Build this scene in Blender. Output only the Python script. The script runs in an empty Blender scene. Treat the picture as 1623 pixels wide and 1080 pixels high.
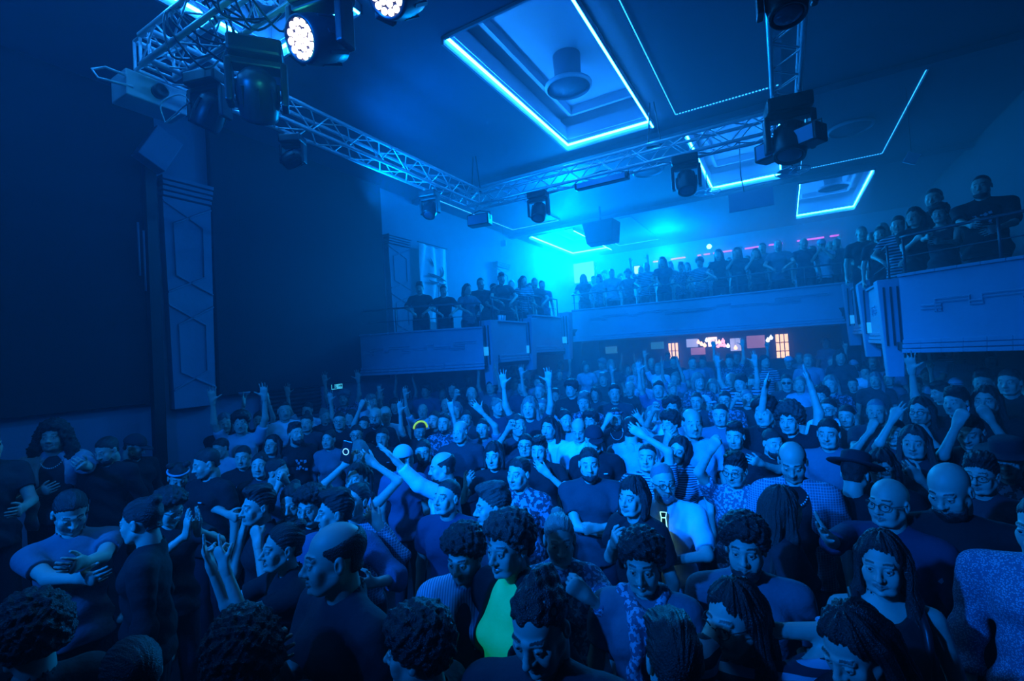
import bpy, math, random
import numpy as np
from math import sin, cos, pi, radians, tan, atan2, sqrt
from mathutils import Vector, Matrix, Quaternion

S = bpy.context.scene
COL = S.collection
rnd = random.Random(7)

# ------------------------------------------------------------------ camera
FPX = 757.0
YAW, PITCH, ROLL = radians(29.7), radians(1.54), radians(-3.4)
CAM = Vector((0, 0, 2.35))
_f = Vector((-sin(YAW)*cos(PITCH), cos(YAW)*cos(PITCH), sin(PITCH)))
_r0 = Vector((cos(YAW), sin(YAW), 0)); _u0 = _r0.cross(_f)
_r = _r0*cos(ROLL) + _u0*sin(ROLL); _u = -_r0*sin(ROLL) + _u0*cos(ROLL)
cd = bpy.data.cameras.new('camera'); cam = bpy.data.objects.new('camera', cd); COL.objects.link(cam)
cd.sensor_width = 36.0; cd.lens = FPX/1623*36.0; cd.clip_start = 0.05; cd.clip_end = 200
mm = Matrix((_r, _u, -_f)).transposed().to_4x4(); mm.translation = CAM
cam.matrix_world = mm
S.camera = cam

def ray(px, py):
    return _f + _r*((px-811.5)/FPX) - _u*((py-540)/FPX)
def at_depth(px, py, d):
    return CAM + ray(px, py)*d
def at_y(px, py, Y):
    v = ray(px, py); return CAM + v*(Y/v.y)
def at_x(px, py, X):
    v = ray(px, py); return CAM + v*(X/v.x)
def at_z(px, py, Z):
    v = ray(px, py); return CAM + v*((Z-CAM.z)/v.z)

# ------------------------------------------------------------------ world, colour, exposure
w = bpy.data.worlds.new('world'); S.world = w; w.use_nodes = True
w.node_tree.nodes['Background'].inputs[0].default_value = (0.0, 0.02, 0.12, 1)
w.node_tree.nodes['Background'].inputs[1].default_value = 0.0
S.view_settings.view_transform = 'Standard'
S.view_settings.look = 'None'
S.view_settings.gamma = 1
S.view_settings.exposure = 0.0
S.view_settings.use_curve_mapping = False
S.cycles.use_denoising = True
S.cycles.volume_bounces = 0
S.cycles.max_bounces = 4
S.cycles.diffuse_bounces = 2
S.cycles.glossy_bounces = 2
S.cycles.transmission_bounces = 2
S.cycles.transparent_max_bounces = 4
S.cycles.sample_clamp_indirect = 4
S.cycles.caustics_reflective = False
S.cycles.caustics_refractive = False

BLUE = (0.0, 0.16, 1.0)
def lamp(kind, name, loc, target, energy, color=BLUE, size=0.3, angle=60, blend=0.9, label=None, cat=None):
    ld = bpy.data.lights.new(name, kind); ld.energy = energy; ld.color = color
    if kind == 'SPOT':
        ld.spot_size = radians(angle); ld.spot_blend = blend; ld.shadow_soft_size = size
    elif kind == 'POINT': ld.shadow_soft_size = size
    elif kind == 'AREA': ld.size = size
    o = bpy.data.objects.new(name, ld); COL.objects.link(o)
    o.location = loc
    d = Vector(target) - Vector(loc)
    o.rotation_euler = d.to_track_quat('-Z', 'Y').to_euler()
    return o
# blue stage heads over the stage front, out of frame, washing the crowd, then two added fills
lamp('SPOT', 'stage_light', (-3.4, -2.4, 4.6), (-3.0, 6.5, 1.0), 3300, size=.12, angle=58, blend=1.0)
lamp('SPOT', 'stage_light', (-1.6, -2.4, 5.0), (-1.8, 8.5, .8), 9500, size=.12, angle=42, blend=1.0)
lamp('SPOT', 'stage_light', (-2.6, -2.4, 4.4), (1.0, 6.0, .9), 2000, size=.12, angle=40, blend=1.0)
lamp('SPOT', 'stage_light', (-3.0, -1.6, 3.6), (-.5, 2.4, 1.5), 115, size=.12, angle=75, blend=1.0)  # fill spot added to brighten the nearest faces
lamp('SPOT', 'stage_light', (-2.2, -2.2, 4.6), (-4.9, 2.0, 1.6), 380, size=.12, angle=50, blend=1.0)  # second added fill, for the group along the left wall
# unseen cyan-blue lamps added to make the glow in the balcony haze
lamp('SPOT', 'balcony_glow_fill', (-6.4, 14.5, 5.8), (-3.0, 10.5, 2.6), 5200, color=(0, .28, 1), size=.15, angle=130, blend=1.0)
lamp('POINT', 'balcony_glow_fill', (-3.2, 16.2, 5.4), (0, 0, 0), 950, color=(0, .27, 1), size=.3)
lamp('POINT', 'balcony_glow_fill', (-5.9, 15.8, 5.6), (0, 0, 0), 1050, color=(0, .34, 1), size=.3)
lamp('POINT', 'ceiling_fill', (-3.9, 9.8, 5.6), (0, 0, 0), 420, color=(0, .25, 1), size=.3)  # unseen lamp added to brighten the haze under the ceiling
lamp('SPOT', 'ceiling_fill', (-5.1, 5.0, 4.7), (-3.0, 6.6, 6.1), 430, color=(0, .22, 1), size=.3, angle=150, blend=1.0)  # unseen upward spot added to lighten the left part of the ceiling

# ------------------------------------------------------------------ helpers
def tag(o, label=None, cat=None, group=None, kind=None):
    if label: o['label'] = label
    if cat: o['category'] = cat
    if group: o['group'] = group
    if kind: o['kind'] = kind
    return o
def empty(name, loc=(0, 0, 0), rz=0.0, label=None, cat=None, group=None):
    o = bpy.data.objects.new(name, None); COL.objects.link(o)
    o.empty_display_size = .1
    o.location = loc; o.rotation_euler = (0, 0, rz)
    return tag(o, label, cat, group)

_mats = {}
def mat(name, color, rough=.6, metal=0.0, emit=None, estr=0.0, bump=0.0, bscale=40.0, var=0.0, spec=.5, pattern=None, sub=0):
    if name in _mats: return _mats[name]
    m = bpy.data.materials.new(name); m.use_nodes = True; nt = m.node_tree
    b = nt.nodes['Principled BSDF']
    b.inputs['Base Color'].default_value = (*color, 1)
    b.inputs['Roughness'].default_value = rough
    b.inputs['Metallic'].default_value = metal
    b.inputs['Specular IOR Level'].default_value = spec
    tc = nt.nodes.new('ShaderNodeTexCoord')
    last = None
    if pattern:
        kind, c2, sc = pattern
        mix = nt.nodes.new('ShaderNodeMix'); mix.data_type = 'RGBA'
        mix.inputs[6].default_value = (*color, 1); mix.inputs[7].default_value = (*c2, 1)
        ramp = nt.nodes.new('ShaderNodeMath'); ramp.operation = 'GREATER_THAN'; ramp.inputs[1].default_value = .5
        if kind in ('hstripe', 'vstripe'):
            wv = nt.nodes.new('ShaderNodeTexWave'); wv.wave_type = 'BANDS'
            wv.bands_direction = 'Z' if kind == 'hstripe' else 'X'
            wv.inputs['Scale'].default_value = sc; wv.inputs['Distortion'].default_value = 1.0
            wv.inputs['Detail'].default_value = 1.0; wv.inputs['Detail Scale'].default_value = .4
            nt.links.new(tc.outputs['Object'], wv.inputs['Vector']); src = wv.outputs['Fac']
        elif kind == 'check':
            a = nt.nodes.new('ShaderNodeTexWave'); a.bands_direction = 'Z'; a.inputs['Scale'].default_value = sc
            c = nt.nodes.new('ShaderNodeTexWave'); c.bands_direction = 'X'; c.inputs['Scale'].default_value = sc
            nt.links.new(tc.outputs['Object'], a.inputs['Vector']); nt.links.new(tc.outputs['Object'], c.inputs['Vector'])
            mx = nt.nodes.new('ShaderNodeMath'); mx.operation = 'MAXIMUM'
            nt.links.new(a.outputs['Fac'], mx.inputs[0]); nt.links.new(c.outputs['Fac'], mx.inputs[1])
            src = mx.outputs[0]; ramp.inputs[1].default_value = .9
        elif kind == 'dots':
            vo = nt.nodes.new('ShaderNodeTexVoronoi'); vo.inputs['Scale'].default_value = sc
            nt.links.new(tc.outputs['Object'], vo.inputs['Vector']); src = vo.outputs['Distance']; ramp.inputs[1].default_value = .42
        else:
            n = nt.nodes.new('ShaderNodeTexNoise'); n.inputs['Scale'].default_value = sc; n.inputs['Detail'].default_value = 2.5
            nt.links.new(tc.outputs['Object'], n.inputs['Vector']); src = n.outputs['Fac']; ramp.inputs[1].default_value = .52
        nt.links.new(src, ramp.inputs[0]); nt.links.new(ramp.outputs[0], mix.inputs[0])
        last = mix.outputs[2]
    if var > 0:
        n = nt.nodes.new('ShaderNodeTexNoise'); n.inputs['Scale'].default_value = 3.0; n.inputs['Detail'].default_value = 5
        nt.links.new(tc.outputs['Object'], n.inputs['Vector'])
        mr = nt.nodes.new('ShaderNodeMapRange'); mr.inputs[3].default_value = 1-var; mr.inputs[4].default_value = 1+var
        nt.links.new(n.outputs['Fac'], mr.inputs[0])
        mu = nt.nodes.new('ShaderNodeMix'); mu.data_type = 'RGBA'; mu.blend_type = 'MULTIPLY'; mu.inputs[0].default_value = 1
        if last: nt.links.new(last, mu.inputs[6])
        else: mu.inputs[6].default_value = (*color, 1)
        nt.links.new(mr.outputs[0], mu.inputs[7]); last = mu.outputs[2]
    if name.startswith('skin'):
        at = nt.nodes.new('ShaderNodeAttribute'); at.attribute_name = 'tint'
        mu = nt.nodes.new('ShaderNodeMix'); mu.data_type = 'RGBA'; mu.blend_type = 'MULTIPLY'; mu.inputs[0].default_value = 1
        mu.inputs[6].default_value = (*color, 1)
        nt.links.new(at.outputs['Color'], mu.inputs[7]); last = mu.outputs[2]
    if last: nt.links.new(last, b.inputs['Base Color'])
    if bump > 0:
        n = nt.nodes.new('ShaderNodeTexNoise'); n.inputs['Scale'].default_value = bscale; n.inputs['Detail'].default_value = 3
        nt.links.new(tc.outputs['Object'], n.inputs['Vector'])
        bp = nt.nodes.new('ShaderNodeBump'); bp.inputs['Strength'].default_value = bump; bp.inputs['Distance'].default_value = .02
        nt.links.new(n.outputs['Fac'], bp.inputs['Height']); nt.links.new(bp.outputs[0], b.inputs['Normal'])
    if emit:
        b.inputs['Emission Color'].default_value = (*emit, 1); b.inputs['Emission Strength'].default_value = estr
    _mats[name] = m
    return m

class MB:
    def __init__(s): s.v = []; s.f = []
    def add(s, vs, fs):
        n = len(s.v); s.v += [tuple(v) for v in vs]; s.f += [tuple(i+n for i in f) for f in fs]; return s
    def box(s, c, d, M=None):
        x, y, z = d[0]/2, d[1]/2, d[2]/2
        vs = [Vector((sx*x, sy*y, sz*z)) for sz in (-1, 1) for sy in (-1, 1) for sx in (-1, 1)]
        if M is not None: vs = [M @ v for v in vs]
        c = Vector(c); vs = [v + c for v in vs]
        return s.add(vs, [(0, 2, 3, 1), (4, 5, 7, 6), (0, 1, 5, 4), (2, 6, 7, 3), (0, 4, 6, 2), (1, 3, 7, 5)])
    def hexa(s, p):   # 8 corners, bottom 4 then top 4
        return s.add(p, [(0, 3, 2, 1), (4, 5, 6, 7), (0, 1, 5, 4), (1, 2, 6, 5), (2, 3, 7, 6), (3, 0, 4, 7)])
    def tube(s, pts, r, n=8, cap=True):
        pts = [Vector(p) for p in pts]; rs = r if isinstance(r, (list, tuple)) else [r]*len(pts)
        rings = []; prev = None
        for i, p in enumerate(pts):
            t = (pts[min(i+1, len(pts)-1)] - pts[max(i-1, 0)]).normalized()
            a = prev if prev is not None else (Vector((0, 0, 1)) if abs(t.z) < .9 else Vector((1, 0, 0)))
            b = t.cross(a)
            if b.length < 1e-5: b = t.orthogonal()
            b.normalize(); a = b.cross(t).normalized(); prev = a
            rings.append([p + (a*cos(2*pi*k/n) + b*sin(2*pi*k/n))*rs[i] for k in range(n)])
        vs = [v for ring in rings for v in ring]; fs = []
        for i in range(len(pts)-1):
            for k in range(n):
                k2 = (k+1) % n; fs.append((i*n+k, i*n+k2, (i+1)*n+k2, (i+1)*n+k))
        if cap: fs.append(tuple(range(n))[::-1]); fs.append(tuple((len(pts)-1)*n+k for k in range(n)))
        return s.add(vs, fs)
    def lathe(s, prof, n=24, M=None, cap=True):
        vs = []; fs = []
        for r, z in prof:
            for k in range(n): vs.append(Vector((r*cos(2*pi*k/n), r*sin(2*pi*k/n), z)))
        for i in range(len(prof)-1):
            for k in range(n):
                k2 = (k+1) % n; fs.append((i*n+k, i*n+k2, (i+1)*n+k2, (i+1)*n+k))
        if cap: fs.append(tuple(range(n))[::-1]); fs.append(tuple((len(prof)-1)*n+k for k in range(n)))
        if M is not None: vs = [M @ v for v in vs]
        return s.add(vs, fs)
    def build(s, name, m, parent=None, smooth=False, bevel=0.0):
        me = bpy.data.meshes.new(name); me.from_pydata(s.v, [], s.f)
        if m: me.materials.append(m)
        if smooth: me.polygons.foreach_set('use_smooth', [True]*len(me.polygons))
        me.update()
        o = bpy.data.objects.new(name, me); COL.objects.link(o)
        if parent: o.parent = parent
        if bevel > 0:
            b = o.modifiers.new('bevel', 'BEVEL'); b.width = bevel; b.segments = 2; b.limit_method = 'ANGLE'
        return o
def struct(mb, name, m, **k):
    o = mb.build(name, m, **k); o['kind'] = 'structure'; return o

# ------------------------------------------------------------------ materials of the place
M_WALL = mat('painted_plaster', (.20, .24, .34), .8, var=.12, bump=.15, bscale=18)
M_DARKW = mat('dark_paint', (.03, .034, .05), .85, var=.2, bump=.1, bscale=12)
M_CURT = mat('black_acoustic_felt', (.022, .025, .035), .95, bump=.3, bscale=60)
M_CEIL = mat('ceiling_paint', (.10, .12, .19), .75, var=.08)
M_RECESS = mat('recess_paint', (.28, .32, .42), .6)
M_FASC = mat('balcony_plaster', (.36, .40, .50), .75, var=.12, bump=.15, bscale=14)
M_DARK = mat('matt_black', (.012, .013, .016), .6)
M_FLOOR = mat('dark_floor', (.02, .02, .025), .5, var=.2)
M_ALU = mat('truss_aluminium', (.66, .70, .74), .3, metal=.35)
M_BLK = mat('black_plastic', (.018, .02, .024), .38)
M_LED = mat('led_strip', (0, .3, .6), .4, emit=(.012, .27, 1.0), estr=85)
M_LED2 = mat('led_dots', (0, .2, .5), .4, emit=(.02, .36, 1.0), estr=3.2)
M_PINK = mat('pink_led', (.3, .05, .2), .4, emit=(.75, .12, .8), estr=1.6)
M_PANEL = mat('lit_square', (.3, .6, .8), .5, emit=(.02, .5, .95), estr=.55)
M_WARM = mat('warm_panel', (.8, .5, .3), .5, emit=(1.0, .60, .34), estr=2.3)
M_RAIL = mat('rail_metal', (.10, .11, .13), .4, metal=.5)

HC = 6.10      # ceiling height
WL, WR, YB = -7.4, 3.6, 18.7
XC = -1.9
H = HC - CAM.z

# ------------------------------------------------------------------ floor: stalls and two raised steps at the back, a step along the left wall
struct(MB().box((-1.9, 7.0, -.05), (12, 19.0, .1)), 'floor', M_FLOOR)
struct(MB().box((-1.9, 12.0, .10), (11.4, 3.0, .2)).box((-1.9, 16.1, .20), (11.4, 5.2, .4)), 'floor_raised', M_FLOOR)
struct(MB().box((-6.25, 1.5, .125), (2.3, 3.0, .25)), 'floor_step', M_FLOOR)

# ------------------------------------------------------------------ walls
def wall_box(name, x0, x1, y0, y1, z0, z1, m):
    return struct(MB().box(((x0+x1)/2, (y0+y1)/2, (z0+z1)/2), (x1-x0, y1-y0, z1-z0)), name, m)
wall_box('wall_left', WL-.2, WL, -2.6, YB, 0, 1.97, M_WALL)
wall_box('wall_left_upper', WL-.2, WL, -2.6, YB, 1.97, HC+.6, M_WALL)
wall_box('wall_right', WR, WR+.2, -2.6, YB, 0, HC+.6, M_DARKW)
wall_box('wall_back', WL, WR, YB, YB+.2, 0, HC+.6, M_WALL)
wall_box('wall_stage', WL, WR, -2.8, -2.6, 0, HC+.6, M_DARK)
# black acoustic panels between the pilasters
for i, (y0, y1, lab) in enumerate([(-2.5, 3.27, 'large black acoustic panel on the left wall nearest the camera'), (3.99, 7.5, 'large black acoustic panel between the tall pilaster and the side box')]):
    o = MB().box((WL+.05, (y0+y1)/2, 4.03), (.10, y1-y0, 4.12)).build('acoustic_panel', M_CURT, bevel=.01)
    tag(o, lab, 'acoustic panel', 'acoustic panels on the left wall')
# thin vertical cable duct next to the pilaster
o = MB().box((WL+.16, 3.16, 2.6), (.10, .13, 5.2)).build('cable_duct', M_BLK)
tag(o, 'black vertical duct running down the left wall beside the pilaster', 'duct')
t = empty('pipe_bundle', (WL+.18, 3.05, 3.9), label='short bundle of pale vertical pipes left of the tall pilaster', cat='pipes')
for k in range(3):
    MB().tube([(0, -.05+k*.06, -.25-.2*k), (0, -.05+k*.06, .45-.1*k)], .014, 8).build('pipe', M_WALL, t, True)

# ------------------------------------------------------------------ pilasters
def pilaster(x, y0, y1, z0, z1, nrm, label, step=True):
    """on a wall at x, facing nrm (+1/-1 in x)"""
    t = empty('pilaster', (x, (y0+y1)/2, z0), label=label, cat='pilaster', group='pilasters with hexagon mouldings')
    hw = (y1-y0)/2; Ht = z1-z0; d = .13
    def P(u, v, o=0.0):            # v from top 0 to bottom 1
        ww = hw*(1-.16*v)
        return Vector((nrm*(d+o), u*ww, Ht*(1-v)))
    m = MB(); pts = []
    for v in (1.0, 0.09):
        ww = hw*(1-.16*v)
        pts += [Vector((0, -ww, Ht*(1-v))), Vector((0, ww, Ht*(1-v))), Vector((nrm*d, ww, Ht*(1-v))), Vector((nrm*d, -ww, Ht*(1-v)))]
    m.hexa(pts).build('shaft', M_WALL, t)
    for k in range(4):
        z = Ht*(1-.09) + .02 + k*Ht*.0225
        o = .03+.012*k
        MB().box((nrm*(d+o)/2, 0, z+Ht*.008), (d+o, 2*hw*(1.0+.02*k), Ht*.016)).build('capital_band', M_WALL, t, bevel=.004)
    L = []
    for a, b, c, dd in ((.107, .20, .425, .50), (.555, .64, .845, .92)):
        L += [[(-1, a), (.62, b), (.62, c), (-1, dd)], [(1, a), (-.62, b), (-.62, c), (1, dd)]]
    for pl in L:
        MB().tube([P(u, v, .004) for u, v in pl], .017, 6).build('moulding', M_WALL, t)
    return t
pilaster(WL, 3.32, 3.96, 1.86, 5.08, 1, 'tall pale pilaster with hexagon mouldings on the left wall, nearest the camera')
pilaster(WL, 7.62, 8.30, 2.75, 5.08, 1, 'pilaster beside the hanging banner above the left side box')
pilaster(WL, 12.1, 12.85, 3.3, 5.1, 1, 'farthest pilaster on the left wall, above the heads in the gallery')
pilaster(WR, 9.1, 9.75, 3.6, 5.0, -1, 'pilaster behind the heads on the right side box')

# ventilation grille, exit sign, dome lamp on the left wall
t = empty('ventilation_grille', (WL, 5.25, 1.72), label='wide louvred ventilation grille low on the left wall', cat='vent')
f = MB()
for z in (-.27, .27): f.box((.03, 0, z), (.06, 1.2, .05))
for y in (-.58, .58): f.box((.03, y, 0), (.06, .05, .54))
f.build('frame', M_WALL, t)
MB().box((.012, 0, 0), (.02, 1.12, .5)).build('backing', M_DARK, t)
for k in range(7):
    MB().box((.04, 0, -.21+k*.07), (.05, 1.1, .012), Matrix.Rotation(radians(35), 3, 'Y')).build('slat', M_DARKW, t)
t = empty('exit_sign', (WL+.03, 6.15, 1.93), label='small lit emergency exit sign with running figure and arrow on left wall', cat='sign')
MB().box((0, 0, 0), (.05, .27, .13)).build('housing', M_RAIL, t)
M_SIGN = mat('sign_glow', (.3, .7, .7), .5, emit=(.05, .55, .8), estr=.9)
s = MB().box((.027, 0, 0), (.004, .25, .11)).build('panel', M_SIGN, t)
m = MB()
m.box((.031, .065, 0), (.003, .07, .015)).add([(.0325, .085, .035), (.0325, .115, 0), (.0325, .085, -.035), (.0325, .075, -.03), (.0325, .098, 0), (.0325, .075, .03)], [(0, 1, 4, 5), (1, 2, 3, 4)])
m.build('arrow', M_DARKW, s)
m = MB(); m.box((.031, -.085, 0), (.003, .06, .085)); m.box((.031, -.028, .025), (.003, .018, .018)); m.box((.031, -.03, -.008), (.003, .014, .04), Matrix.Rotation(.3, 3, 'X'))
m.box((.031, -.018, -.035), (.003, .012, .03), Matrix.Rotation(.5, 3, 'X')); m.box((.031, -.04, -.035), (.003, .012, .03), Matrix.Rotation(-.5, 3, 'X'))
m.build('running_figure', M_DARKW, s)
o = MB().lathe([(.001, -.07), (.05, -.055), (.085, -.02), (.09, 0), (.001, 0.0)], 20).build('wall_lamp', M_FASC, smooth=True)
o.location = (WL+.1, 4.35, 2.0); tag(o, 'unlit half-dome lamp at the lower edge of the black panel', 'lamp')

# ------------------------------------------------------------------ ceiling with recesses
cols = [(-1.85, -1.445), (-1.355, -.975), (-.86, -.455), (-.35, .045), (.147, .54)]
rows_far = [.95, 2.17, 3.365, 4.62]
def hole(c, r):
    x0, x1 = cols[c]; y1 = rows_far[r]; y0 = y1-.97
    return (x0*H, x1*H, y0*H, y1*H)
bright = {(1, 0): 'near left, behind the stage truss', (2, 1): 'largest, in the middle of the ceiling', (3, 2): 'behind the right end of the back truss', (4, 3): 'far right, over the gallery', (0, 3): 'far left, in the glowing haze'}
thin = {(3, 1): 'right of the large bright recess', (4, 2): 'right, over the right side box', (0, 2): 'left, above the truss corner', (1, 3): 'far centre, behind the hanging loudspeaker'}
holes = {k: hole(*k) for k in bright}
xs = sorted({WL, WR, *[v for h in holes.values() for v in h[:2]]}); ys = sorted({-2.6, YB, *[v for h in holes.values() for v in h[2:]]})
m = MB()
for i in range(len(xs)-1):
    for j in range(len(ys)-1):
        cx, cy = (xs[i]+xs[i+1])/2, (ys[j]+ys[j+1])/2
        if any(h[0] < cx < h[1] and h[2] < cy < h[3] for h in holes.values()): continue
        m.box((cx, cy, HC+.05), (xs[i+1]-xs[i], ys[j+1]-ys[j], .1))
struct(m, 'ceiling', M_CEIL)
m = MB()
for (x0, x1, y0, y1) in holes.values():
    cx, cy, wx, wy = (x0+x1)/2, (y0+y1)/2, x1-x0, y1-y0
    m.box((cx, cy, HC+.62), (wx+.5, wy+.5, .05))
    z0 = HC+.1
    for st, (o, z1) in enumerate([(.2, HC+.6), (.02, HC+.33), (-.14, HC+.6)]):
        za = z0 if st < 2 else HC+.45
        for sx in (-1, 1): m.box((cx+sx*(wx/2+o), cy, (za+z1)/2), (.06, wy+2*o, z1-za))
        for sy in (-1, 1): m.box((cx, cy+sy*(wy/2+o), (za+z1)/2), (wx+2*o, .06, z1-za))
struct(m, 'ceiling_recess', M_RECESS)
for (c, r), where in bright.items():
    x0, x1, y0, y1 = holes[(c, r)]; cx, cy = (x0+x1)/2, (y0+y1)/2
    t = empty('ceiling_light', (cx, cy, HC), label=f'bright blue LED recess frame in the ceiling, {where}', cat='ceiling light', group='lit recess frames in the ceiling')
    rim = MB(); hx, hy = (x1-x0)/2, (y1-y0)/2; rd = .10
    for sx in (-1, 1): rim.box((sx*(hx+.02), 0, -rd/2), (.03, 2*hy+.07, rd))
    rim.box((0, hy+.02, -rd/2), (2*hx+.07, .03, rd)); rim.box((0, -hy-.02, -.02), (2*hx+.07, .03, .04))
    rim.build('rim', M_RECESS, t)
    for sx in (-1, 1): MB().box((sx*(hx-.012) if sx < 0 or c > 2 else hx+.02, 0, .0 if sx < 0 or c > 2 else -rd-.008), (.022, 2*hy, .03 if sx < 0 or c > 2 else .014)).build('light_strip', M_LED, t)
    MB().box((0, hy-.012, .0), (2*hx-.05, .022, .03)).build('light_strip', M_LED, t)
for (c, r), where in thin.items():
    x0, x1, y0, y1 = hole(c, r); cx, cy = (x0+x1)/2, (y0+y1)/2; hx, hy = (x1-x0)/2, (y1-y0)/2
    t = empty('ceiling_light', (cx, cy, HC), label=f'thin dotted LED outline on the dark ceiling, {where}', cat='ceiling light', group='thin LED outlines on the ceiling')
    for kx in ((-1, 1) if c == 4 else (-1,)):
        m = MB(); n = int(2*hy/.045)
        for k in range(n): m.box((kx*hx, -hy+(k+.5)*2*hy/n, -.008), (.009, .028, .012))
        m.build('light_strip', M_LED2, t)
    m = MB(); n = int(2*hx/.045)
    for k in range(n): m.box((-hx+(k+.5)*2*hx/n, hy, -.008), (.028, .009, .012))
    m.build('light_strip', M_LED2, t)
    m = MB()
    for kx in (-1, 1): m.box((kx*(hx+.03), 0, -.012), (.02, 2*hy+.06, .025))
    for ky in (-1, 1): m.box((0, ky*(hy+.03), -.012), (2*hx+.08, .02, .025))
    m.build('frame', M_CEIL, t)
# ceiling drop (bulkhead) over the right side and dropped beams
struct(MB().box((-1.9, H*2.32, HC-.05), (11, .16, .10)).box((-1.9, H*3.53, HC-.05), (11, .16, .10)), 'ceiling_beam', M_CEIL)

# round air diffusers
def diffuser(px, py, z, r, label):
    p = at_z(px, py, z)
    t = empty('air_diffuser', (p.x, p.y, z), label=label, cat='air vent', group='round ceiling diffusers')
    MB().lathe([(r*.93, .0), (r, .015), (r*1.02, .05), (r*.9, .06)], 40, cap=False).build('ring', M_RECESS, t, True)
    MB().lathe([(.001, .02), (r*.85, .03), (r*.9, .05), (.001, .05)], 40, cap=False).build('disc', M_CEIL, t, True)
    MB().lathe([(r*.55, .05), (r*.6, HC+.6-z)], 32, cap=False).build('duct', M_CEIL, t, True)
diffuser(901, 141, HC+.1, .34, 'round air diffuser inside the large bright ceiling recess')
diffuser(1321, 299, HC+.02, .36, 'round air diffuser inside the far right lit recess')
diffuser(1348, 206, HC-.06, .36, 'round air diffuser on the dark ceiling right of the truss')
diffuser(1027, 274, HC-.06, .32, 'round air diffuser on the ceiling behind the back truss')
# ------------------------------------------------------------------ balconies
MEANDER = [(.0, .58), (.085, .58), (.085, .47), (.06, .47), (.06, .76), (.19, .76), (.19, .60), (.235, .60), (.235, .78), (.43, .78), (.43, .50), (.36, .50), (.36, .62), (.58, .62), (.58, .78), (.64, .78), (.64, .62), (.78, .62), (.78, .50), (.90, .50), (.90, .72), (.81, .72), (.81, .86), (1.0, .86)]
def parapet(path, z0, z1, label, group, meander=True, rail=True, railh=.5, out=1, thick=.12, mh=(.35, .75), name='balcony_parapet', posts=4, span=(.08, .95)):
    """path: plan polyline in world; the outer face is to the right of the path when out=1"""
    P = [Vector((x, y, 0)) for x, y in path]
    t = empty(name, (P[0].x, P[0].y, z0), label=label, cat='balcony', group=group)
    P = [p - P[0] for p in P]
    N = []
    for i in range(len(P)):
        d = (P[min(i+1, len(P)-1)] - P[max(i-1, 0)]).normalized(); N.append(Vector((d.y, -d.x, 0))*out)
    hh = z1-z0
    def strip(m, o0, o1, za, zb):
        pts = []
        for i in range(len(P)-1):
            a0, a1 = P[i]+N[i]*o0, P[i]+N[i]*o1; b0, b1 = P[i+1]+N[i+1]*o0, P[i+1]+N[i+1]*o1
            q = [a0, b0, b1, a1]
            m.hexa([Vector((v.x, v.y, za)) for v in q] + [Vector((v.x, v.y, zb)) for v in q])
        return m
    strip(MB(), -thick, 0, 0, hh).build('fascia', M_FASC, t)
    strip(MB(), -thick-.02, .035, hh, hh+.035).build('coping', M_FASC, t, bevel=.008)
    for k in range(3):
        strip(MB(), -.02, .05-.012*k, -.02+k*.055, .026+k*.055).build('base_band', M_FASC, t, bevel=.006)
    acc = [0]
    for i in range(len(P)-1): acc.append(acc[-1]+(P[i+1]-P[i]).length)
    def along(u, o, z):
        s = u*acc[-1]
        for i in range(len(P)-1):
            if s <= acc[i+1] or i == len(P)-2:
                k = (s-acc[i])/(acc[i+1]-acc[i]); p = P[i].lerp(P[i+1], k) + N[i].lerp(N[i+1], k)*o
                return Vector((p.x, p.y, z))
    if meander:
        for dz in (0, -.035):
            pts = []
            for (u, v) in MEANDER:
                uu = span[0]+(span[1]-span[0])*u
                q = along(uu, .005, hh*(mh[0]+(mh[1]-mh[0])*v)+dz)
                if pts and (pts[-1]-q).length > .3:
                    for k in range(1, 4): pts.append(pts[-1-0].lerp(q, .33))
                pts.append(q)
            MB().tube(pts, .016, 5).build('meander_moulding', M_FASC, t)
    if rail:
        n = 24
        MB().tube([along(k/n, -.08, hh+railh) for k in range(n+1)], .018, 8).build('handrail', M_RAIL, t, True)
        for k in range(posts):
            p = along(k/(posts-1)*.98+.01, -.08, hh)
            MB().tube([p, p+Vector((0, 0, railh))], .014, 8).build('rail_post', M_RAIL, t, True)
        MB().tube([along(k/n, -.08, hh+railh*.5) for k in range(n+1)], .007, 6).build('cross_wire', M_RAIL, t, True)
    return t
def arc(a, b, bulge, n=14):
    a, b = Vector((*a, 0)), Vector((*b, 0)); d = b-a; nrm = Vector((d.y, -d.x, 0)).normalized()
    return [tuple((a + d*(k/n) + nrm*bulge*4*(k/n)*(1-k/n))[:2]) for k in range(n+1)]
GB = 'balcony parapets round the hall'
parapet(arc((-7.4, 6.72), (-4.98, 7.62), .14), 2.10, 2.86, 'curved front of the left side box with a meander moulding', GB)
parapet(arc((1.22, 7.22), (3.6, 6.1), .22), 2.10, 2.98, 'curved front of the right side box with a meander moulding', GB, railh=.48)
parapet([(-4.98, 8.15), (-5.0, 9.45)], 2.2, 3.0, 'second left gallery box behind the curved left side box', GB, meander=False, posts=2)
parapet([(-5.0, 9.75), (-5.0, 11.4)], 2.35, 3.18, 'third left gallery box next to the back gallery', GB, meander=False, posts=2)
parapet([(1.2, 9.45), (1.2, 8.15)], 2.2, 3.0, 'second right gallery box beside the curved right side box', GB, posts=2, meander=True, span=(.2, .8))
parapet([(1.2, 11.4), (1.2, 9.75)], 2.35, 3.18, 'third right gallery box next to the back gallery', GB, meander=False, posts=2)
parapet([(-5.0, 12.15), (-1.9, 12.35), (1.2, 12.2)], 2.58, 3.40, 'long front of the back gallery across the hall', GB, meander=True, mh=(.5, .85), posts=10, railh=.45)
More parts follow.
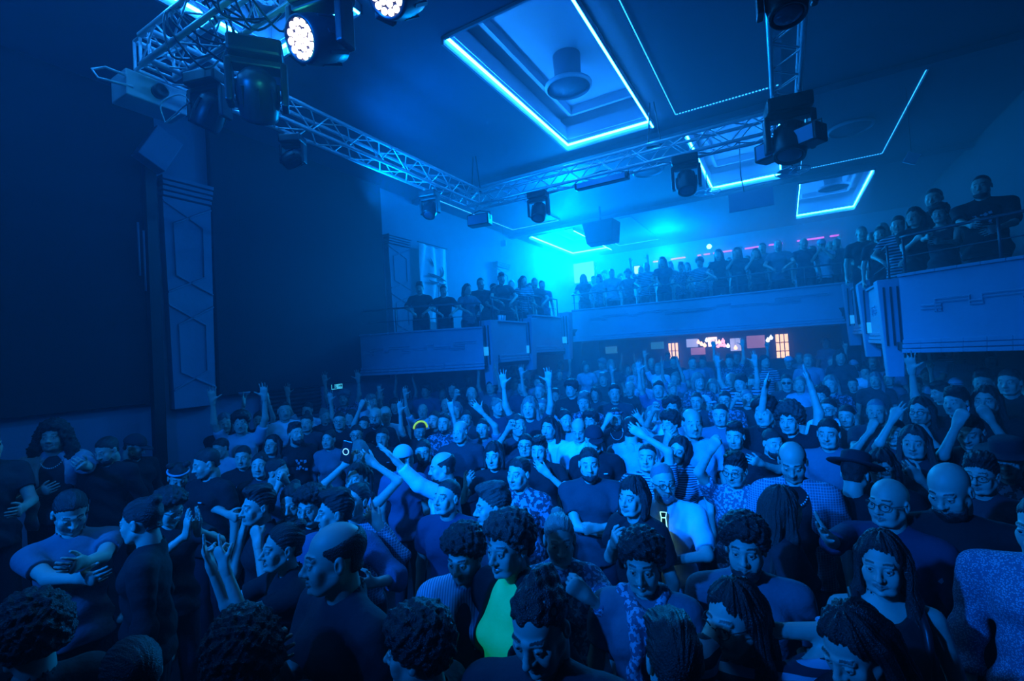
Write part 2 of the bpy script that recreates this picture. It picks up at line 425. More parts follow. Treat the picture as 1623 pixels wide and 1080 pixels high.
# floors of the boxes and the raked gallery
struct(MB().hexa([Vector((-7.4, 6.85, 2.1)), Vector((-5.02, 7.7, 2.1)), Vector((-5.02, 9.6, 2.1)), Vector((-7.4, 9.6, 2.1)), Vector((-7.4, 6.85, 2.2)), Vector((-5.02, 7.7, 2.2)), Vector((-5.02, 9.6, 2.2)), Vector((-7.4, 9.6, 2.2))])
       .box((-6.25, 10.9, 2.33), (2.4, 2.6, .14)), 'floor_left_boxes', M_DARKW)
struct(MB().hexa([Vector((1.25, 7.3, 2.1)), Vector((3.6, 6.2, 2.1)), Vector((3.6, 9.6, 2.1)), Vector((1.25, 9.6, 2.1)), Vector((1.25, 7.3, 2.2)), Vector((3.6, 6.2, 2.2)), Vector((3.6, 9.6, 2.2)), Vector((1.25, 9.6, 2.2))])
       .box((2.45, 10.9, 2.33), (2.3, 2.6, .14)), 'floor_right_boxes', M_DARKW)
m = MB(); TIERS = []
for k in range(6):
    y0 = 12.46+k*1.0; z = 2.76+k*.12; TIERS.append((y0, z))
    m.box((-1.9, y0+.55, (2.62+z)/2), (10.9, 1.1, z-2.62))
struct(m, 'floor_gallery', M_DARKW)
# battered posts with lit squares
def post(x, y, zt, zb, wx, label, square, sy, face):
    t = empty('gallery_post', (x, y, zb), label=label, cat='post', group='battered posts between the gallery boxes')
    h = zt-zb; w0, w1 = wx*.62, wx
    m = MB(); m.hexa([Vector((-w0/2, -.10, 0)), Vector((w0/2, -.10, 0)), Vector((w0/2, .10, 0)), Vector((-w0/2, .10, 0)),
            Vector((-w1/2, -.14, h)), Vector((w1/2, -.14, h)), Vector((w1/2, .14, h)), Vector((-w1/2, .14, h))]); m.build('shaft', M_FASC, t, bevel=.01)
    m = MB()
    for k in (-1, 0, 1): m.box((k*wx*.26, -.148, h*.62), (.02, .02, h*.6))
    m.build('flute', M_DARKW, t)
    if square is not None:
        q = MB().box((0, -.19, square-zb), (.15, .03, .17)).build('lit_square', M_PANEL, t, bevel=.004)
for x, side in ((-5.02, 'left'), (1.22, 'right')):
    post(x, 7.92, 3.02, 1.75, .27, f'post at the corner of the {side} side box', 2.42 if side == 'left' else None, 0, 0)
    post(x, 9.60, 3.12, 1.95, .30, f'middle post on the {side} gallery edge', 2.42, 0, 0)
    post(x, 11.75, 3.35, 2.1, .30, f'post where the {side} gallery meets the back gallery', 2.62, 0, 0)
# columns below the gallery
for x, lab in ((-5.0, 'left'), (1.2, 'right')):
    for y in (12.3,):
        o = MB().lathe([(.16, 0), (.16, 2.5), (.2, 2.6)], 20).build('column', M_DARKW, smooth=True); o.location = (x, y, .3); tag(o, f'round dark column under the {lab} end of the back gallery', 'column')

# pink light dashes high on the back wall of the gallery
for i, (a, b) in enumerate([(1035, 1056), (1063, 1086), (1105, 1111), (1115, 1125), (1130, 1160), (1180, 1205), (1218, 1240), (1263, 1306), (1315, 1330)]):
    ya = 412-(a-1035)*.1425; yb = 412-(b-1035)*.1425
    p, q = at_y(a, ya, 18.55), at_y(b, yb, 18.55); z = 5.52
    o = MB().box((0, 0, 0), (q.x-p.x, .04, .05)).build('light_tube', M_PINK); o.location = ((p.x+q.x)/2, 18.55, z)
    tag(o, f'{["leftmost","second","third","fourth","fifth","sixth","seventh","eighth","rightmost"][i]} pink light tube from the left, in the dashed line high on the back wall', 'light tube', 'pink tubes on the gallery back wall')
o = MB().lathe([(.001, -.09), (.06, -.06), (.09, 0), (.06, .06), (.001, .09)], 16).build('spotlight_bulb', mat('bulb', (.5, .8, 1), .3, emit=(.15, .75, 1), estr=9), smooth=True)
o.location = at_y(1124, 391, 17.8); tag(o, 'single bright round lamp above the gallery crowd', 'lamp')

# pale poster and glowing window in the far left corner of the gallery
def poster(px, py, Y, w_, h_, m_, label, name='lit_poster', cat='poster'):
    p = at_y(px, py, Y); t = empty(name, p, label=label, cat=cat)
    MB().box((0, 0, 0), (w_, .03, h_)).build('sheet', m_, t); MB().box((0, .02, 0), (w_+.08, .03, h_+.08)).build('frame', M_DARKW, t)
    return t
poster(925, 432, 18.5, .9, .8, mat('poster_glow', (.5, .5, .7), .6, emit=(.35, .42, .9), estr=.5), 'pale glowing gabled panel at the far left end of the gallery')
poster(1010, 428, 18.5, .22, .3, mat('poster_glow_b', (.6, .5, .4), .6, emit=(1, .6, .5), estr=.9), 'small warm lit sign at the far left end of the gallery')

# ------------------------------------------------------------------ the bar under the gallery
YBAR = 17.2
def bx(px0, px1, py0, py1, Y, m_, name, label, cat, depth=.12, group=None):
    a, b = at_y(px0, py0, Y), at_y(px1, py1, Y)
    o = MB().box((0, 0, 0), (abs(b.x-a.x), depth, abs(a.z-b.z))).build(name, m_); o.location = ((a+b)/2)
    return tag(o, label, cat, group)
struct(MB().box((-1.9, YBAR+.15, 1.3), (8.4, .1, 2.6)), 'wall_bar', M_DARKW)
t = empty('bar_counter', (-.6, YBAR-1.2, .65), label='dark bar counter behind the crowd under the gallery', cat='bar')
MB().box((0, 0, .52), (3.6, .5, 1.04)).build('front', M_DARK, t); MB().box((0, 0, 1.07), (3.7, .62, .05)).build('counter_top', M_DARKW, t)
def lit_shelf(px0, px1, py0, py1, label, m1, cells):
    a, b = at_y(px0, py0, YBAR), at_y(px1, py1, YBAR); c = (a+b)/2; w_ = abs(b.x-a.x); h_ = abs(a.z-b.z)+.35
    z = max(a.z, b.z)-h_/2
    t = empty('backlit_screen', (c.x, YBAR, z-h_/2), label=label, cat='lit panel')
    MB().box((0, 0, h_/2), (w_, .04, h_)).build('glowing_back', m1, t)
    f = MB()
    for k in range(cells+1): f.box((-w_/2+w_*k/cells, -.05, h_/2), (.025, .06, h_))
    for k in range(4): f.box((0, -.05, h_*k/3), (w_, .06, .025))
    f.build('lattice', mat('warm_wood', (.35, .2, .1), .6), t)
lit_shelf(1059, 1077, 544, 566, 'warm glowing lattice panel at the left end of the bar', M_WARM, 3)
lit_shelf(1228, 1251, 530, 552, 'warm glowing lattice panel at the right end of the bar', M_WARM, 3)
M_PINKW = mat('pink_glow', (.5, .3, .4), .5, emit=(.62, .30, .5), estr=.55)
M_COLD = mat('cold_glow', (.5, .6, .8), .5, emit=(.45, .55, 1), estr=1.0)
bx(1183, 1213, 533, 551, YBAR, M_PINKW, 'pink_screen', 'pink lit screen between the bar shelves', 'screen')
bx(1122, 1137, 535, 549, YBAR, mat('menu_glow', (.8, .7, .6), .5, emit=(1, .72, .62), estr=2.2), 'menu_board', 'square cream lit menu board over the bar', 'menu board')
bx(1157, 1175, 537, 556, YBAR, M_COLD, 'bottle_shelf', 'cool lit shelf of bottles right of the menu board', 'shelf')
bx(1088, 1106, 538, 550, YBAR, M_COLD, 'bottle_shelf', 'cool lit shelf left of the menu board', 'shelf')
bx(1095, 1118, 552, 562, YBAR, M_PINKW, 'back_mirror', 'pale pink lit strip behind the bar counter', 'screen')
bx(960, 978, 550, 560, YBAR, mat('teal_glow', (.2, .5, .6), .5, emit=(.05, .35, .5), estr=.5), 'wall_screen', 'dim teal screen on the wall left of the bar', 'screen')
bx(1032, 1052, 543, 553, YBAR, mat('teal_glow', (.2, .5, .6), .5), 'wall_screen', 'dim teal screen just left of the bar panels', 'screen')
bx(906, 912, 561, 580, 16.5, mat('door_glow', (.2, .5, .6), .5, emit=(.1, .55, .7), estr=.9), 'doorway_light', 'narrow bright slit of a doorway under the left end of the gallery', 'door light')
bulbM = [mat('bulb_warm', (1, .6, .4), .4, emit=(1, .55, .35), estr=3.2), mat('bulb_pink', (1, .4, .5), .4, emit=(1, .35, .45), estr=2.8), mat('bulb_white', (.8, .9, 1), .4, emit=(.7, .85, 1), estr=3)]
ords = ['leftmost', 'second', 'third', 'fourth', 'fifth', 'sixth', 'seventh', 'eighth', 'ninth', 'tenth', 'eleventh', 'twelfth', 'rightmost']
for i, (px, py, k) in enumerate([(1107, 543, 0), (1112, 546, 0), (1117, 548, 0), (1120, 540, 2), (1138, 549, 1), (1140, 543, 0), (1143, 547, 1), (1146, 541, 1), (1148, 548, 1), (1154, 549, 2), (1166, 552, 0), (1217, 540, 2), (1222, 536, 2)]):
    p = at_y(px, py, YBAR-.3)
    o = MB().lathe([(.001, -.06), (.045, -.04), (.06, 0), (.045, .04), (.02, .07), (.012, .10)], 12).build('hanging_lamp', bulbM[k], smooth=True); o.location = p; MB().tube([(0, 0, .08), (0, 0, 2.60-p.z)], .005, 5).build('lamp_cord', M_BLK, o)
    tag(o, f'{ords[i]} small round lamp from the left in the string hanging over the bar', 'lamp', 'round lamps over the bar')

# ------------------------------------------------------------------ banner by the left pilaster
t = empty('hanging_banner', (WL+.25, 9.0, 3.3), label='tall pale fabric banner painted with abstract black strokes beside the left pilaster', cat='banner')
vs = []; fs = []; nu, nv = 24, 40
for j in range(nv+1):
    for i in range(nu+1):
        u, v = i/nu, j/nv
        vs.append((.03*sin(u*17+v*2)+.02*sin(u*7-v*5), -.50+1.0*u - .05*sin(pi*v)*(1-2*u)*.8, 1.82*(1-v)-.03*sin(pi*u)*(1-v)-.1))
for j in range(nv):
    for i in range(nu):
        a = j*(nu+1)+i; fs.append((a, a+1, a+nu+2, a+nu+1))
vs2 = [(x-.006, y, z) for x, y, z in vs]; n = len(vs)
MB().add(vs+vs2, fs+[tuple(q+n for q in f[::-1]) for f in fs]).build('cloth', mat('banner_cloth', (.60, .66, .75), .8), t, True)
MB().tube([(0, -.55, 1.74), (0, .55, 1.74)], .015, 8).build('hanging_bar', M_RAIL, t)
inkM = mat('banner_ink', (.02, .03, .06), .8)
def stroke(pts, w_):
    m = MB(); k = len(pts)
    for i in range(k-1):
        (a, b), (c, d) = pts[i], pts[i+1]; wa = w_*sin(pi*(i+.3)/(k))+.004; wb = w_*sin(pi*(i+1.3)/(k))+.002
        dx, dz = c-a, d-b; L = math.hypot(dx, dz) or 1; nx, nz = -dz/L, dx/L
        m.add([(.062, a+nx*wa, b+nz*wa), (.062, a-nx*wa, b-nz*wa), (.062, c-nx*wb, d-nz*wb), (.062, c+nx*wb, d+nz*wb)], [(0, 1, 2, 3)])
    m.build('painted_stroke', inkM, t)
def curve(a, b, c, n=12): return [((1-s)**2*a[0]+2*s*(1-s)*b[0]+s*s*c[0], (1-s)**2*a[1]+2*s*(1-s)*b[1]+s*s*c[1]) for s in [k/n for k in range(n+1)]]
for c_, w_ in [((( -.32, 1.02), (-.05, 1.0), (.36, .9)), .035), (((-.30, .88), (-.1, .78), (.08, .86)), .03), (((.05, .84), (.2, .76), (.34, .84)), .03), (((.22, 1.25), (.34, 1.05), (.12, .98)), .03), (((.10, .82), (.0, .65), (.02, .45)), .014), (((.35, .5), (.30, .3), (.15, .25)), .016), (((.36, .52), (.2, .5), (.16, .26)), .016), (((-.2, 1.4), (-.12, 1.3), (-.1, 1.2)), .018)]:
    stroke(curve(*c_), w_)

# ------------------------------------------------------------------ trusses
_cyl = {}
def rod(name, a, b, r, m_, parent, n=6):
    """rod between two points, sharing one unit cylinder mesh"""
    key = (n, m_.name)
    if key not in _cyl:
        mb = MB().tube([(0, 0, 0), (0, 0, 1)], 1.0, n); me = bpy.data.meshes.new('rod'); me.from_pydata(mb.v, [], mb.f)
        me.materials.append(m_); me.polygons.foreach_set('use_smooth', [len(p.vertices) == 4 for p in me.polygons]); _cyl[key] = me
    o = bpy.data.objects.new(name, _cyl[key]); COL.objects.link(o); o.parent = parent
    a, b = Vector(a), Vector(b); d = b-a
    o.location = a; o.rotation_euler = d.to_track_quat('Z', 'Y').to_euler(); o.scale = (r, r, d.length)
    return o
def truss(a, b, label, s=.27, z=5.14, pitch=.27):
    a, b = Vector((*a, 0)), Vector((*b, 0)); d = (b-a); L = d.length; d.normalize(); n = Vector((-d.y, d.x, 0))
    t = empty('truss', (a.x, a.y, z), label=label, cat='truss', group='aluminium box trusses under the ceiling')
    c = lambda k, u, v: d*k + n*u*s + Vector((0, 0, v*s))
    for u in (0, 1):
        for v in (0, 1):
            rod('chord', c(0, u, v), c(L, u, v), .025, M_ALU, t, 12)
    N = int(L/pitch); p = L/N
    for k in range(N):
        x0, x1 = k*p, (k+1)*p
        e = k % 2
        rod('brace', c(x0, 0, e), c(x1, 0, 1-e), .009, M_ALU, t)
        rod('brace', c(x0, 1, e), c(x1, 1, 1-e), .009, M_ALU, t)
        rod('brace', c(x0, e, 0), c(x1, 1-e, 0), .009, M_ALU, t)
        rod('brace', c(x0, e, 1), c(x1, 1-e, 1), .009, M_ALU, t)
    for k in (0, L):
        for q in (((0, 0), (1, 0)), ((0, 1), (1, 1)), ((0, 0), (0, 1)), ((1, 0), (1, 1))):
            rod('end_frame', c(k, *q[0]), c(k, *q[1]), .014, M_ALU, t)
    return t
TZ = 5.14
truss((-4.72, 2.10), (-4.72, 7.36), 'left box truss running from the stage to the back corner')
truss((-4.99, 7.38), (.36, 7.38), 'back box truss crossing the hall in front of the balcony')
truss((.33, -1.2), (.33, 7.36), 'right box truss coming towards the camera')
truss((-4.86, 2.09), (.05, 2.09), 'near box truss over the stage front with heavy chords')
# hangers
for i, (x, y) in enumerate([(-1.55, 7.52), (-4.86, 7.5), (-3.9, 2.2), (.2, 4.5)]):
    t = empty('hoist_sling', (x, y, TZ), label=['steel sling hanging the back truss from the ceiling beside the bright recess', 'sling at the left back truss corner', 'sling over the near truss', 'sling over the right truss'][i], cat='sling')
    for sx in (-1, 1): rod('strap', (sx*.1, 0, .27), (sx*.03, 0, HC-TZ), .012, M_BLK, t)
    rod('shackle', (-.12, 0, .28), (.12, 0, .28), .02, M_BLK, t)

# ------------------------------------------------------------------ cables
def cable(pts, r, label, m_=None, sag=.0, name='cable'):
    P = [Vector(p) for p in pts]; out = []
    n = len(P)
    for i in range(n-1):
        p0, p1, p2, p3 = P[max(i-1, 0)], P[i], P[i+1], P[min(i+2, n-1)]
        for k in range(6):
            s = k/6; out.append(.5*((2*p1)+(-p0+p2)*s+(2*p0-5*p1+4*p2-p3)*s*s+(-p0+3*p1-3*p2+p3)*s**3))
    out.append(P[-1])
    o = MB().tube(out, r, 6).build(name, m_ or M_BLK, smooth=True)
    return tag(o, label, 'cable', 'cables wound round the near truss')
cr = random.Random(3)
for i in range(9):
    x = -4.45 + i*.13; pts = []
    for k in range(7):
        a = k*1.25 + i; pts.append((x + k*.06 + cr.uniform(-.05, .05), 2.22+.2*cos(a), TZ+.12+.2*sin(a)-(.16 if k == 3 else 0)))
    cable(pts, .009, f'black cable looped round the near truss, {ords[i]} of the loops from its left end')
cable([at_depth(285, 180, 4.3), at_depth(262, 195, 4.3), at_depth(290, 170, 4.25), at_depth(300, 160, 4.2), at_depth(283, 150, 4.3), at_depth(255, 165, 4.3), at_depth(262, 195, 4.35)], .006, 'thin pale cable loop beside the white projector box', M_ALU)

# ------------------------------------------------------------------ moving head lights
def moving_head(top, aim, sc, label, lit=0, yokerot=0.0, teal=False):
    """top: clamp point under the truss; aim: direction the lens looks"""
    t = empty('moving_head_light', top, label=label, cat='stage light', group='moving head lights on the trusses')
    R = Matrix.Rotation(yokerot, 3, 'Z')
    m = MB()
    for sx in (-1, 1): m.box(R @ Vector((sx*.09*sc, 0, -.03*sc)), Vector((.03, .06, .08))*sc, R)
    m.build('clamp', M_ALU, t)
    MB().box((0, 0, -.11*sc), Vector((.34, .26, .12))*sc, R).build('base', M_BLK, t, bevel=.02*sc)
    m = MB(); 
    m.box(R @ Vector((0, 0, -.195*sc)), Vector((.36, .12, .05))*sc, R)
    for sx in (-1, 1):
        m.box(R @ Vector((sx*.17*sc, 0, -.33*sc)), Vector((.045, .13, .30))*sc, R)
    m.build('yoke', M_BLK, t, bevel=.012*sc)
    d = Vector(aim).normalized(); q = d.to_track_quat('Z', 'Y').to_matrix().to_4x4()
    q.translation = Vector((0, 0, -.40*sc))
    MB().lathe([(.001, -.17*sc), (.07*sc, -.165*sc), (.115*sc, -.12*sc), (.13*sc, -.03*sc), (.135*sc, .05*sc), (.125*sc, .12*sc), (.12*sc, .15*sc), (.105*sc, .15*sc), (.10*sc, .135*sc), (.001, .135*sc)], 28, q).build('lamp_head', M_BLK, t, True)
    mf = MB()
    for k in range(8):
        a = k*pi/4; mf.box(q @ Vector((.128*sc*cos(a), .128*sc*sin(a), -.02*sc)), Vector((.02, .02, .14))*sc, q.to_3x3() @ Matrix.Rotation(a, 3, 'Z'))
    mf.build('cooling_fin', M_BLK, t)
    if lit:
        M_L = mat('lens_lit', (1, .9, .8), .3, emit=(1.0, .86, .80), estr=3.0)
        MB().lathe([(.001, .137*sc), (.10*sc, .137*sc), (.10*sc, .138*sc)], 24, q).build('lens_plate', M_BLK, t)
        k = 0
        for ring, nn in ((0, 1), (.042, 6), (.083, 12)):
            for j in range(nn):
                a = 2*pi*j/nn + ring*10; c = Vector((ring*cos(a)*sc, ring*sin(a)*sc, 0))
                MB().lathe([(.0195*sc, .136*sc), (.019*sc, .146*sc), (.012*sc, .150*sc), (.001, .151*sc)], 14, q @ Matrix.Translation(c)).build('lens', M_L, t, True)
    else:
        MB().lathe([(.10*sc, .136*sc), (.085*sc, .146*sc), (.05*sc, .155*sc), (.001, .158*sc)], 24, q).build('lens', mat('lens_dark', (.05, .08, .12), .1, spec=1), t, True)
    return t
camdir = lambda p: (CAM - Vector(p)).normalized()
hd = [
 ((at_y(503, -42, 2.1)), (-.05, -.9, -.42), 1.12, 'large lit moving head on the near truss, its round face full of glowing lens cells', 1, 0.2),
 ((at_y(405, 62, 2.3)), (-.7, .5, -.75), 1.15, 'dark moving head under the near truss with teal haze round its yoke', 0, .9),
 ((at_y(330, 112, 2.36)), (-.55, -.1, -.8), .95, 'dim moving head at the truss corner next to the white projector box', 0, .3),
 ((at_y(628, -118, 2.1)), (.0, -.8, -.6), 1.0, 'lit moving head cut by the top edge of the picture', 1, -.3),
 ((at_x(463, 212, -4.85)), (-.75, -.4, -.35), .75, 'pale moving head on the left truss turned to the wall', 0, .5),
 ((at_x(680, 300, -4.85)), (.1, -.5, -.85), .85, 'moving head hanging near the far left truss corner', 0, .2),
 ((at_y(852, 300, 7.5)), (.0, -.4, -.9), 1.0, 'moving head on the back truss, left of the bright recess', 0, .1),
 ((at_y(1085, 243, 7.5)), (.05, -.35, -.95), 1.1, 'moving head on the back truss, right of the bright recess', 0, .1),
 ((at_y(1247, 150, 6.3)), (-.1, -.3, -.95), 1.35, 'big dark moving head under the right truss corner', 0, .15),
 ((at_y(1240, -90, 3.9)), (.0, -.2, -.95), 1.0, 'moving head cut by the top edge on the right truss', 0, .1),
]
for p, aim, sc, lab, lit, yr in hd: moving_head(p, aim, sc, lab, lit, yr)
# small lamps belonging to the lit heads (teal spill in the haze)
p = at_y(440, 60, 2.0)
lamp('POINT', 'moving_head_glow', at_y(452, 70, 1.98), (0, 0, 0), 16, color=(.03, .75, .62), size=.06)
lamp('SPOT', 'moving_head_beam', at_y(497, 60, 2.0), at_y(380, 110, 2.6), 150, color=(.04, .8, .62), size=.05, angle=70)

# big LED blinder beneath the right corner head
def bar_light(p, w_, label, rot=0.0, d=.16, h=.12):
    t = empty('flood_light', p, rot, label=label, cat='stage light')
    MB().box((0, 0, -.08), (w_, d, h)).build('housing', M_BLK, t, bevel=.015)
    MB().box((0, -d/2-.004, -.08), (w_*.9, .01, h*.8)).build('front_glass', mat('flood_glass', (.25, .4, .6), .2), t)
    m = MB()
    for sx in (-1, 1): m.tube([(sx*w_*.5, 0, -.08), (sx*w_*.5, 0, .05), (0, 0, .1)], .01, 6)
    m.build('bracket', M_BLK, t)
bar_light(at_y(760, 343, 7.3), .42, 'rectangular flood light under the far left truss corner', 0.15, .2, .2)
bar_light(at_y(1250, 218, 6.3), .72, 'long dark batten light below the big moving head', -.55, .22, .2)
bar_light(at_y(953, 281, 7.5), .9, 'slim dark batten clamped under the back truss', .0, .14, .1)

# projector box at the truss corner
p = at_x(238, 155, -5.1)
t = empty('projector', p, radians(0), label='white projector box with a cable loop beside the near left truss corner', cat='projector')
MB().box((0, 0, 0), (.30, .50, .24)).build('body', mat('white_plastic', (.55, .6, .65), .5), t, bevel=.01)
MB().lathe([(.06, 0), (.06, .08), (.045, .08), (.001, .06)], 20, Matrix.Rotation(pi/2, 4, 'Y') @ Matrix.Translation((0, 0, .15))).build('lens', M_BLK, t, True)
MB().tube([(.16, -.26, .04), (.05, -.36, .1), (0, -.44, .06), (.06, -.42, -.03), (.16, -.2, -.04)], .012, 6).build('cable_loop', M_ALU, t, True)
p = at_x(250, 238, -7.0)
t = empty('wall_speaker', p, label='pale slanted loudspeaker above the tall pilaster', cat='speaker')
MB().box((0, 0, 0), (.2, .34, .5), Matrix.Rotation(radians(-28), 3, 'X')).build('cabinet', M_WALL, t, bevel=.01)
MB().box((-.2, 0, 0), (.3, .04, .04)).build('bracket', M_RAIL, t)
# hanging loudspeaker in the far haze, box panel and spinning fans
p = at_y(953, 370, 12.2)
t = empty('hanging_loudspeaker', p, label='dark loudspeaker cluster hanging in front of the far left lit recess', cat='speaker')
m = MB(); m.hexa([Vector((-.34, -.25, -.28)), Vector((.34, -.25, -.28)), Vector((.4, .25, -.28)), Vector((-.4, .25, -.28)), Vector((-.42, -.3, .28)), Vector((.42, -.3, .28)), Vector((.45, .3, .28)), Vector((-.45, .3, .28))]).build('cabinet', M_DARK, t, bevel=.02)
MB().tube([(0, 0, .28), (0, 0, HC-p.z)], .03, 8).build('hanger_pole', M_DARK, t)
p = at_y(1190, 317, 10.0)
t = empty('hanging_board', p, label='rectangular panel hanging on a cable below the middle lit recess', cat='panel')
MB().box((0, 0, 0), (.75, .05, .34)).build('panel', M_FASC, t); MB().tube([(-.1, 0, .17), (-.14, 0, .5), (-.12, 0, HC-p.z)], .01, 6).build('hanger_cable', M_BLK, t)
def fan(px, py, Y, r, label):
    p = at_y(px, py, Y); t = empty('ceiling_fan', p, label=label, cat='fan', group='small fans under the ceiling')
    M_F = mat('clear_plastic', (.5, .62, .72), .2, spec=.8)
    MB().lathe([(.001, -.05), (.05, -.04), (.06, .03), (.02, .06)], 16).build('hub', M_F, t, True)
    for k in range(5):
        R = Matrix.Rotation(k*2*pi/5, 3, 'Z') @ Matrix.Rotation(.4, 3, 'X')
        MB().box(R @ Vector((r*.55, 0, 0)), (r*.85, r*.36, .012), R).build('blade', M_F, t, bevel=.004)
    MB().tube([(r*cos(a*pi/12), r*sin(a*pi/12), 0) for a in range(25)], .008, 6).build('guard_ring', M_F, t, True)
    MB().tube([(0, 0, .05), (0, 0, HC-p.z)], .012, 8).build('down_rod', M_DARK, t)
fan(1256, 272, 8.9, .25, 'small clear-bladed fan below the big dark moving head')
fan(1121, 305, 11.3, .27, 'small clear-bladed fan at the corner of the middle lit recess')
for px, py, Y, lab in ((1445, 251, 9.5, 'small tilted white square hanging over the right gallery'), (798, 386, 11.5, 'small pale square hanging in front of the left gallery wall')):
    p = at_y(px, py, Y); t = empty('hanging_tag', p, label=lab, cat='sign')
    MB().box((0, 0, 0), (.17, .03, .17), Matrix.Rotation(.5 if px > 1000 else 0, 3, 'Y')).build('plate', mat('plate', (.5, .6, .7), .6), t)
    MB().tube([(0, 0, .08), (0, 0, HC-p.z)], .003, 4).build('wire', M_BLK, t)
# DJ-side cup cluster on the second left box
for i in range(3):
    o = MB().lathe([(.025, 0), (.035, .11), (.031, .11), (.022, .01), (.001, .01)], 14, cap=False).build('drinking_cup', mat('cup', (.6, .7, .8), .2), smooth=True)
    o.location = (-5.03, 8.35+.1*i, 3.035); tag(o, f'{["nearest","middle","farthest"][i]} of three clear cups standing on the second left gallery box', 'cup', 'cups on the gallery coping')

# ------------------------------------------------------------------ haze: thin over the stage front, denser towards the gallery
def haze(y0, y1, dens, label):
    o = MB().box((-1.9, (y0+y1)/2, 3.2), (11.9, y1-y0, 7.6)).build('haze', None)
    m = bpy.data.materials.new('haze_volume'); m.use_nodes = True; nt = m.node_tree; nt.nodes.clear()
    out = nt.nodes.new('ShaderNodeOutputMaterial'); vs_ = nt.nodes.new('ShaderNodeVolumeScatter')
    vs_.inputs['Color'].default_value = (.8, .9, 1, 1); vs_.inputs['Density'].default_value = dens; vs_.inputs['Anisotropy'].default_value = .25
    nt.links.new(vs_.outputs[0], out.inputs['Volume']); m.cycles.homogeneous_volume = True
    o.data.materials.append(m); tag(o, label, 'haze', kind='stuff')
haze(-2.9, 4.2, .008, 'thin clear haze over the front of the hall')
haze(4.202, 9.6, .044, 'blue-lit smoke haze over the middle of the crowd')
haze(9.602, 19.1, .060, 'thick blue-lit smoke haze in the back of the hall')
